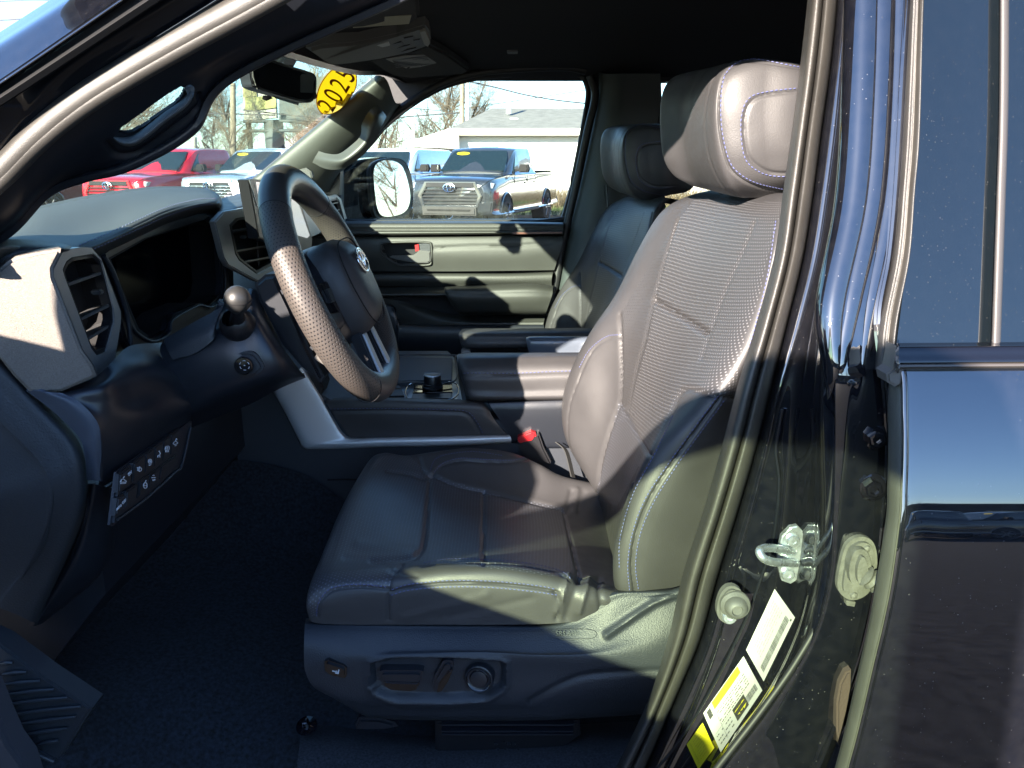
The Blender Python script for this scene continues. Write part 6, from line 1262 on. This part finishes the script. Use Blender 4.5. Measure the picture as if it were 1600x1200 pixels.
    for k in range(nb):
        z = .68 + .40 * k / (nb - 1) * .92; hw = np.interp(z, [.64, .86, 1.09], [.60, .66, .54])
        if chrome_mesh:
            for q in range(7):
                yq = -hw + (q + .5) * 2 * hw / 7 + (.04 if k % 2 else -.04)
                fpoly('grille_bar', [(-.02, yq - .075, z), (-.02, yq + .075, z), (-.02, yq + .055, z + .035), (-.02, yq - .055, z + .035)], .03, (1, 0, 0), M_grs, g, .004)
        fpoly('grille_bar', [(-.03, -hw, z - .006), (-.03, hw, z - .006), (-.03, hw, z + (.020 if k < nb - 1 else .09) * (0.6 if chrome_mesh else 1)), (-.03, -hw, z + (.020 if k < nb - 1 else .09) * (0.6 if chrome_mesh else 1))], .05, (1, 0, 0), M_grs, g, .006)
    C_ = Mx @ Vector((-.06, 0, 1.03)); ux = Mx.to_3x3() @ Vector((0, 1, 0)); uz = Vector((0, 0, 1)); em_ = []
    for (a, b_, cu_) in ((.135, .09, 0), (.045, .085, 0), (.12, .04, .03)):
        em_.append(tube('o', [C_ + ux * (a * math.cos(q)) + uz * (b_ * math.sin(q) + cu_) for q in np.linspace(0, 6.283, 24, endpoint=False)], .013, M_emb, None, closed=True, n=40, seg=6))
    merge('emblem', em_, g)
    fpoly('front_bumper', [(-.10, -.64, .44), (-.10, .64, .44), (-.12, .64, .62), (-.12, -.64, .62)], .25, (1, 0, 0), omat('bumper_grey', (.10, .10, .098), .6, spec=.1), bev=.03)
    fpoly('bumper_slot', [(-.125, -.5, .53), (-.125, .5, .53), (-.125, .52, .57), (-.125, -.52, .57)], .02, (1, 0, 0), M_dkp, bev=.003)
    if not suv: fpoly('truck_bed', [(3.95, -.88, 1.345), (L - .15, -.88, 1.345), (L - .15, .88, 1.345), (3.95, .88, 1.345)], .02, (0, 0, 1), M_dkp, bev=.004)
    tube('roof_antenna', [Mx @ Vector((3.3, 0, 1.94)), Mx @ Vector((3.45, 0, 1.99))], [.02, .006], M_dkp, t, seg=8)
    return t
def cpaint(n, c, metal=.3): return mat(n, c, .22, metal=metal, coat=1., coat_rough=.04)
PR = cpaint('red_car_paint', (.45, .008, .02), .15); PB = cpaint('pale_silver_blue_paint', (.30, .37, .42), .3); PW = cpaint('pale_blue_white_paint', (.42, .52, .62), .1)
PG = cpaint('dark_grey_car_paint', (.022, .026, .030), .1); PWH = cpaint('white_car_paint', (.75, .76, .76), 0); PDK = cpaint('dark_car_paint', (.02, .022, .025), .1)
def place(px, D, zpix=None): return (px - 800) / F * D * 1.0
RZ = R(90 - 17)
vehicle('parked_pickup', 'dark grey pickup parked nose-on right of the door mirror, yellow windshield sticker', 'pickup truck', PG, PG, Vector((-1.38, 17.6, 0)), RZ, dark_bumper=False)
vehicle('parked_pickup', 'pale silver-blue pickup with a white-framed honeycomb grille, beside the red one', 'pickup truck', PB, PWH, Vector((-7.35, 19.3, 0)), RZ, chrome_mesh=True)
vehicle('parked_pickup', 'red pickup with red grille frame, leftmost of the parked row', 'pickup truck', PR, PR, Vector((-9.75, 19.2, 0)), RZ, sticker=False)
vehicle('parked_suv', 'pale blue white-roofed large vehicle parked partly behind the door mirror', 'suv', PW, PW, Vector((-3.95, 19.3, 0)), RZ, suv=True, sticker=False)
vehicle('parked_pickup', 'dark vehicle with a bare alloy wheel at the far left behind the dashboard', 'pickup truck', PDK, PDK, Vector((-13.6, 20.5, 0)), R(60), sticker=False, group='pickups parked in a row across the lot')
# further cars behind the truck, met in the mirror glass
src = [o for o in COL.objects if o.name.startswith('parked_pickup') and o.parent is None]
def copy_tree(o, M_, par=None):
    c = o.copy(); COL.objects.link(c)
    if par: c.parent = par
    else: c.location = M_[0]; c.rotation_euler = (0, 0, M_[1])
    for ch in list(o.children): copy_tree(ch, None, c)
    return c
for i, (x, y, rz, s_, lb) in enumerate(((22, 2.0, R(20), 1, 'white-framed pickup nearest in the row behind the truck, seen only in the mirror'), (24, 5.2, R(20), 2, 'red pickup in the middle of the row seen only in the mirror'), (27, 8.6, R(20), 0, 'dark grey pickup at the end of the row seen only in the mirror'))):
    c = copy_tree(src[s_], (Vector((x, y, 0)), rz)); c['label'] = lb; c['group'] = 'pickups reflected in the door mirror'
# --- white building with a grey roof
M_sid = mat('white_siding', (.72, .72, .70), .7, bump=(3, .1)); M_shg = omat('grey_shingles', (.30, .305, .28), .9, bump=(25, .8), var=(3, .18)); M_sof = omat('cream_soffit', (.9, .88, .7), .8)
def BY(x, y, Y): return P(x, y, Y)
BL = empty('white_building', P(900, 300, 32) * 1.0, 'long white building with a grey shingle roof behind the grey pickup', 'building')
BL.location.z = 0
b0 = P(702, 250, 30.0); b1 = P(1500, 250, 30.0)
bw_ = newobj('wall', *(lambda x0, x1, y0, y1, z1: ([Vector(v) for v in ((x0, y0, 0), (x1, y0, 0), (x1, y1, 0), (x0, y1, 0), (x0, y0, z1), (x1, y0, z1), (x1, y1, z1), (x0, y1, z1))], [(0, 1, 5, 4), (1, 2, 6, 5), (2, 3, 7, 6), (3, 0, 4, 7), (4, 5, 6, 7)]))(b0.x + .15, 16, 30.6, 40, 2.75), M_sid, BL, 0)
eL = b0.x; ez = P(800, 206, 30).z; rz_ = P(800, 169, 35).z
def slab(nm, q, m, par, th_=.12): return plate(nm, [Vector(v) for v in q], th_, m, par, dirv=(0, 0, -1), bev=.01)
xr = P(768, 169, 35).x
slab('roof', [(P(704, 200, 30).x, 30.0, ez + .12), (17, 30.0, ez + .12), (17, 35, rz_), (xr, 35, rz_)], M_shg, BL, .10)
slab('roof', [(P(704, 200, 30).x, 30.0, ez + .12), (xr, 35, rz_), (xr, 40, ez + .1), (P(704, 200, 30).x - .5, 40, ez + .1)], M_shg, BL, .10)
plate('fascia', [(eL - .05, 29.97, ez - .10), (17, 29.97, ez - .10), (17, 29.97, ez + .10), (eL - .05, 29.97, ez + .10)] and [Vector(v) for v in [(eL - .05, 29.97, ez - .10), (17, 29.97, ez - .10), (17, 29.97, ez + .12), (eL - .05, 29.97, ez + .12)]], .04, M_sid, BL)
slab('soffit', [(eL, 30.02, ez - .11), (17, 30.02, ez - .11), (17, 30.58, ez - .11), (eL, 30.58, ez - .11)], M_sof, BL, .02)
pr = [P(640, 229, 29), P(646, 219, 29), P(704, 200, 30), P(716, 206, 30), P(716, 232, 29.6), P(660, 230, 29)]
plate('porch_canopy', pr, 6, M_sid, BL, bev=.01)
for i in range(2): plate('porch_post', [P(646 + i * 40, 230, 31), P(648 + i * 40, 230, 31), P(648 + i * 40, 320, 31), P(646 + i * 40, 320, 31)], .1, M_sid, BL) if i else None
tube('roof_vent', [P(795, 178, 33), P(795, 147, 33)], .10, M_sid, BL, seg=12)
lathe('roof_cap', [(0, .10), (.18, .08), (.22, 0)], P(803, 189, 32.2), (0, -.3, 1), M_sid, BL, 16)
# blue tank or roof behind, poles, billboard
hs_ = plate('far_blue_roof', [P(730, 172, 55), P(737, 166, 55), P(760, 168, 55), P(772, 190, 55), P(724, 190, 55)], 8, omat('blue_metal_roof', (.20, .30, .40), .5), None)
tag(hs_, 'blue roof of a distant shed just left of the white building', 'shed')
M_wood = omat('weathered_pole_wood', (.42, .36, .26), .8, bump=(40, .5), var=(8, .2)); M_pole = omat('white_pole_paint', (.70, .68, .62), .5)
def pole(name, px, ytop, D, r, m, lb, cat='pole', grp=None):
    b = P(px, 300, D); b.z = 0; t_ = P(px, ytop, D); 
    o = tube(name, [b, t_], [r, r * .8], m, None, seg=12, n=4); tag(o, lb, cat, grp); return o
pole('utility_pole', 722, 95, 42, .14, M_wood, 'taller wooden utility pole just left of the building roof ridge')
pole('flag_pole', 730.5, 80, 41, .11, M_pole, 'white pole standing right beside the wooden utility pole')
pole('utility_pole', 364, 130, 40, .16, M_wood, 'pale utility pole seen through the windshield left of the billboard')
pole('sign_post', 646, 188, 40, .10, M_pole, 'short pale post left of the white building, in front of the trees')
pole('marker_post', 303, 214, 38, .16, M_pole, 'short white post above the red pickup roof')
# billboard
BB = empty('billboard', P(405, 250, 45), 'roadside billboard with pale panel and green stripe seen through the windshield', 'billboard'); BB.location.z = 0
plate('panel', [P(378, 122, 45), P(428, 122, 45), P(432, 184, 45), P(381, 190, 45)], .3, omat('billboard_vinyl', (.78, .78, .66), .6), BB, bev=.02)
plate('stripe', [P(383, 152, 44.9), P(431, 150, 44.9), P(431.5, 168, 44.9), P(383, 174, 44.9)], .02, omat('olive_green_stripe', (.45, .46, .12), .6), BB)
plate('picture', [P(379, 124, 44.9), P(400, 124, 44.9), P(401, 150, 44.9), P(380, 152, 44.9)], .02, omat('pale_yellow_picture', (.66, .62, .25), .6), BB)
for x in (388, 424): b = P(x, 190, 45.2); c = b.copy(); c.z = 0; tube('post', [b, c], .15, M_dkp, BB, seg=10, n=3)
BD = empty('dark_sign_frame', P(470, 250, 43), 'dark billboard frame on a thick post right of the pale billboard', 'billboard'); BD.location.z = 0
M_dkf = omat('dark_frame_steel', (.10, .13, .13), .7, var=(1, .3))
plate('panel', [P(436, 118, 43), P(520, 120, 43), P(520, 200, 43), P(436, 190, 43)], .3, M_dkf, BD, bev=.02)
b = P(427, 190, 43); c = b.copy(); c.z = 0; tube('post', [b, c], .5, M_dkf, BD, seg=14, n=3)
for yq in (190, 205): tube('walkway', [P(380, yq, 42.6), P(520, yq - 2, 42.6)], .08, M_dkf, BD, seg=8, n=3)
# power lines
M_wire = omat('wire', (.03, .03, .035), .6)
def wire(l, D, r, lb):
    o = tube('power_line', [P(a, b_, D) for a, b_ in l], r, M_wire, None, seg=6, n=24); tag(o, lb, 'power line', 'power lines')
wire([(560, 95), (745, 130), (830, 150), (920, 162), (1100, 175)], 42, .035, 'power line sloping down to the right over the white building')
wire([(380, 172), (560, 190), (640, 182), (722, 176)], 42, .03, 'power line running left from the wooden pole at tree height')
wire([(150, 170), (250, 176), (364, 178), (430, 180)], 40, .03, 'power line crossing the trees left of the billboard')
wire([(-40, 34), (40, 29), (90, 22), (300, 5)], 30, .022, 'upper power line in the sky at the top left corner')
wire([(-40, 5), (60, 0), (140, 8), (300, 20)], 34, .018, 'thin highest power line in the top left corner')
wire([(-40, 54), (20, 57), (60, 54), (300, 20)], 32, .016, 'lower power line at the top left corner')
wire([(630, 168), (700, 172), (790, 160), (920, 140)], 50, .02, 'thin power line low over the white building roof')
# bare trees
M_bark = omat('grey_brown_bark', (.21, .175, .13), .9, var=(4, .25)); M_twig = omat('pale_brown_twigs', (.26, .21, .14), .9, var=(1.5, .3))
def bare_tree(seed, h, dense=1.0):
    r = random.Random(seed); TV, TF, CV, CF = [], [], [], []
    def limb(p, d, L_, rad, lvl):
        n = 4; q = p.copy(); pr_ = None; ringn = 5 if lvl < 2 else 3; V, Fc = (TV, TF) if lvl < 2 else (CV, CF)
        for i in range(n + 1):
            a = d.orthogonal().normalized(); b_ = d.cross(a); rr = rad * (1 - .55 * i / n); k = len(V)
            for j in range(ringn): t = 2 * math.pi * j / ringn; V.append(q + (a * math.cos(t) + b_ * math.sin(t)) * rr)
            if i:
                for j in range(ringn): Fc.append((k - ringn + j, k - ringn + (j + 1) % ringn, k + (j + 1) % ringn, k + j))
            if i < n:
                if lvl < 5 and (i >= 1 or lvl > 0):
                    for _ in range(r.choice((1, 2)) if lvl < 4 else 1 if r.random() < .7 * dense else 0):
                        nd = (d + Vector((r.gauss(0, .6), r.gauss(0, .6), r.gauss(.12, .35)))).normalized()
                        if lvl < 4: limb(q, nd, L_ * r.uniform(.45, .68), rr * .55, lvl + 1)
                d = (d + Vector((r.gauss(0, .10), r.gauss(0, .10), r.gauss(.03, .06)))).normalized(); q = q + d * (L_ / n)
        if lvl < 4:
            for _ in range(2): limb(q, (d + Vector((r.gauss(0, .45), r.gauss(0, .45), r.gauss(.2, .25)))).normalized(), L_ * .55, rad * .4, lvl + 1)
    limb(Vector((0, 0, 0)), Vector((0, 0, 1)), h * .55, h * .017, 0)
    return TV, TF, CV, CF
protos = []
for k in range(3):
    TV, TF, CV, CF = bare_tree(10 + k, 8.5)
    root = empty('bare_tree', (0, 300 + k, 0)); 
    protos.append((root, newobj('trunk', TV, TF, M_bark, None, 60), newobj('crown', CV, CF, M_twig, None, 0)))
tcat = 'tree'
kinds = ['slender', 'wide', 'tall', 'crooked', 'low', 'thin']
spots = [(-38, 44, 1.0), (-33, 40, .9), (-29, 47, 1.15), (-25, 42, .95), (-22, 50, 1.2), (-19.5, 41, .85), (-17, 46, 1.1), (-14.5, 42, 1.0), (-12, 50, 1.25), (-10, 43, .9), (-8, 47, 1.15), (-6.2, 42, .95), (-4.0, 46, 1.15), (-2.4, 43, 1.0),
         (-34, 58, 1.3), (-27, 60, 1.3), (-15, 60, 1.4), (-5, 62, 1.3), (-30, 37, .7), (-9, 38, .65), (-13, 37, .6), (-21, 37, .7)]
first = [True] * 3; trees = []
for i, (x, y, s_) in enumerate(spots):
    k = i % 3; root, tr_, cr_ = protos[k]
    if first[k]: c = root; first[k] = False; tr_.parent = root; cr_.parent = root
    else:
        c = root.copy(); COL.objects.link(c)
        for ch in (tr_, cr_): d_ = ch.copy(); COL.objects.link(d_); d_.parent = c
    c.location = (x, y, 0); c.scale = (s_ * .95, s_ * .95, s_ * .8); c.rotation_euler = (0, 0, i * 1.7)
    trees.append((x / y, c))
ORD = 'first second third fourth fifth sixth seventh eighth ninth tenth eleventh twelfth thirteenth fourteenth fifteenth sixteenth seventeenth eighteenth nineteenth twentieth'.split()
trees.sort(key=lambda q: q[0])
wnd = [c for r_, c in trees if r_ < -.16]; sdw = [c for r_, c in trees if r_ >= -.16]
for grp, lst, lb in (('bare trees seen through the windshield', wnd, 'bare winter tree seen through the windshield, %s from the left'), ('bare trees seen through the far side window', sdw, 'bare winter tree seen through the far side window, %s from the left')):
    for i, c in enumerate(lst): tag(c, lb % ORD[i], 'tree', grp)
for i, (x, y, s_) in enumerate([(36, 5.2, .8), (40, 8.4, .9), (37, 11.5, .75), (44, 14, .95), (33, 3.2, .7)]):
    root, tr_, cr_ = protos[i % 3]; c = root.copy(); COL.objects.link(c)
    for ch in (tr_, cr_): d_ = ch.copy(); COL.objects.link(d_); d_.parent = c
    c.location = (x, y, 0); c.scale = (s_, s_, s_ * .9); c.rotation_euler = (0, 0, i * 2.1)
    tag(c, 'bare tree mirrored in the far door mirror, %s nearest of five' % ['second', 'fourth', 'third', 'fifth', 'first'][i], 'tree', 'bare trees reflected in the door mirror')
# behind the camera: low building, parked cars and trees met only in the reflections
bk_ = omat('far_brick', (.10, .085, .08), .9)
M_dwin = omat('dark_shop_window', (.02, .022, .025), .2)
FB = empty('low_brick_building', (6, -42, 0), 'low dark building across the lot, mirrored in the black rear door', 'building')
box('wall', (6, -42, 2.0), (70, 6, 4.0), bk_, FB)
for k in range(14): box('window', (-24 + k * 5, -38.95, 1.9), (3.2, .1, 1.6), M_dwin, FB)
box('roof', (6, -42, 4.15), (71, 7, .3), M_shg, FB)

# parked row and trees across the lot behind the camera: met as the broken horizon in the paint
for i, (x, y, rz, s_, cl) in enumerate([(-9, -24, -80, 0, 'dark grey'), (-5.4, -25, -84, 0, 'dark grey'), (-1.8, -24.5, -86, 0, 'dark grey'), (2.0, -25, -90, 1, 'pale silver-blue'), (5.6, -24, -94, 0, 'dark grey'), (9.4, -25, -96, 0, 'dark grey'), (13.2, -24.5, -98, 1, 'pale silver-blue')]):
    c = copy_tree(src[s_], (Vector((x, y, 0)), R(rz))); c['label'] = '%s pickup, %s from the left in the row mirrored in the black rear door' % (cl, ORD[i]); c['group'] = 'pickups mirrored in the rear door paint'
for i, (x, y, s_) in enumerate([(-14, -36, .8), (-7, -37, 1.0), (1, -36, .7), (7, -37.5, .9), (13, -36, 1.1), (20, -37, .8)]):
    root, tr_, cr_ = protos[i % 3]; c = root.copy(); COL.objects.link(c)
    for ch in (tr_, cr_): d_ = ch.copy(); COL.objects.link(d_); d_.parent = c
    c.location = (x, y, 0); c.scale = (s_, s_, s_ * .7); c.rotation_euler = (0, 0, i * 1.3)
    tag(c, 'bare tree mirrored in the rear door paint, %s in its row' % ORD[i], 'tree', 'bare trees mirrored in the rear door paint')
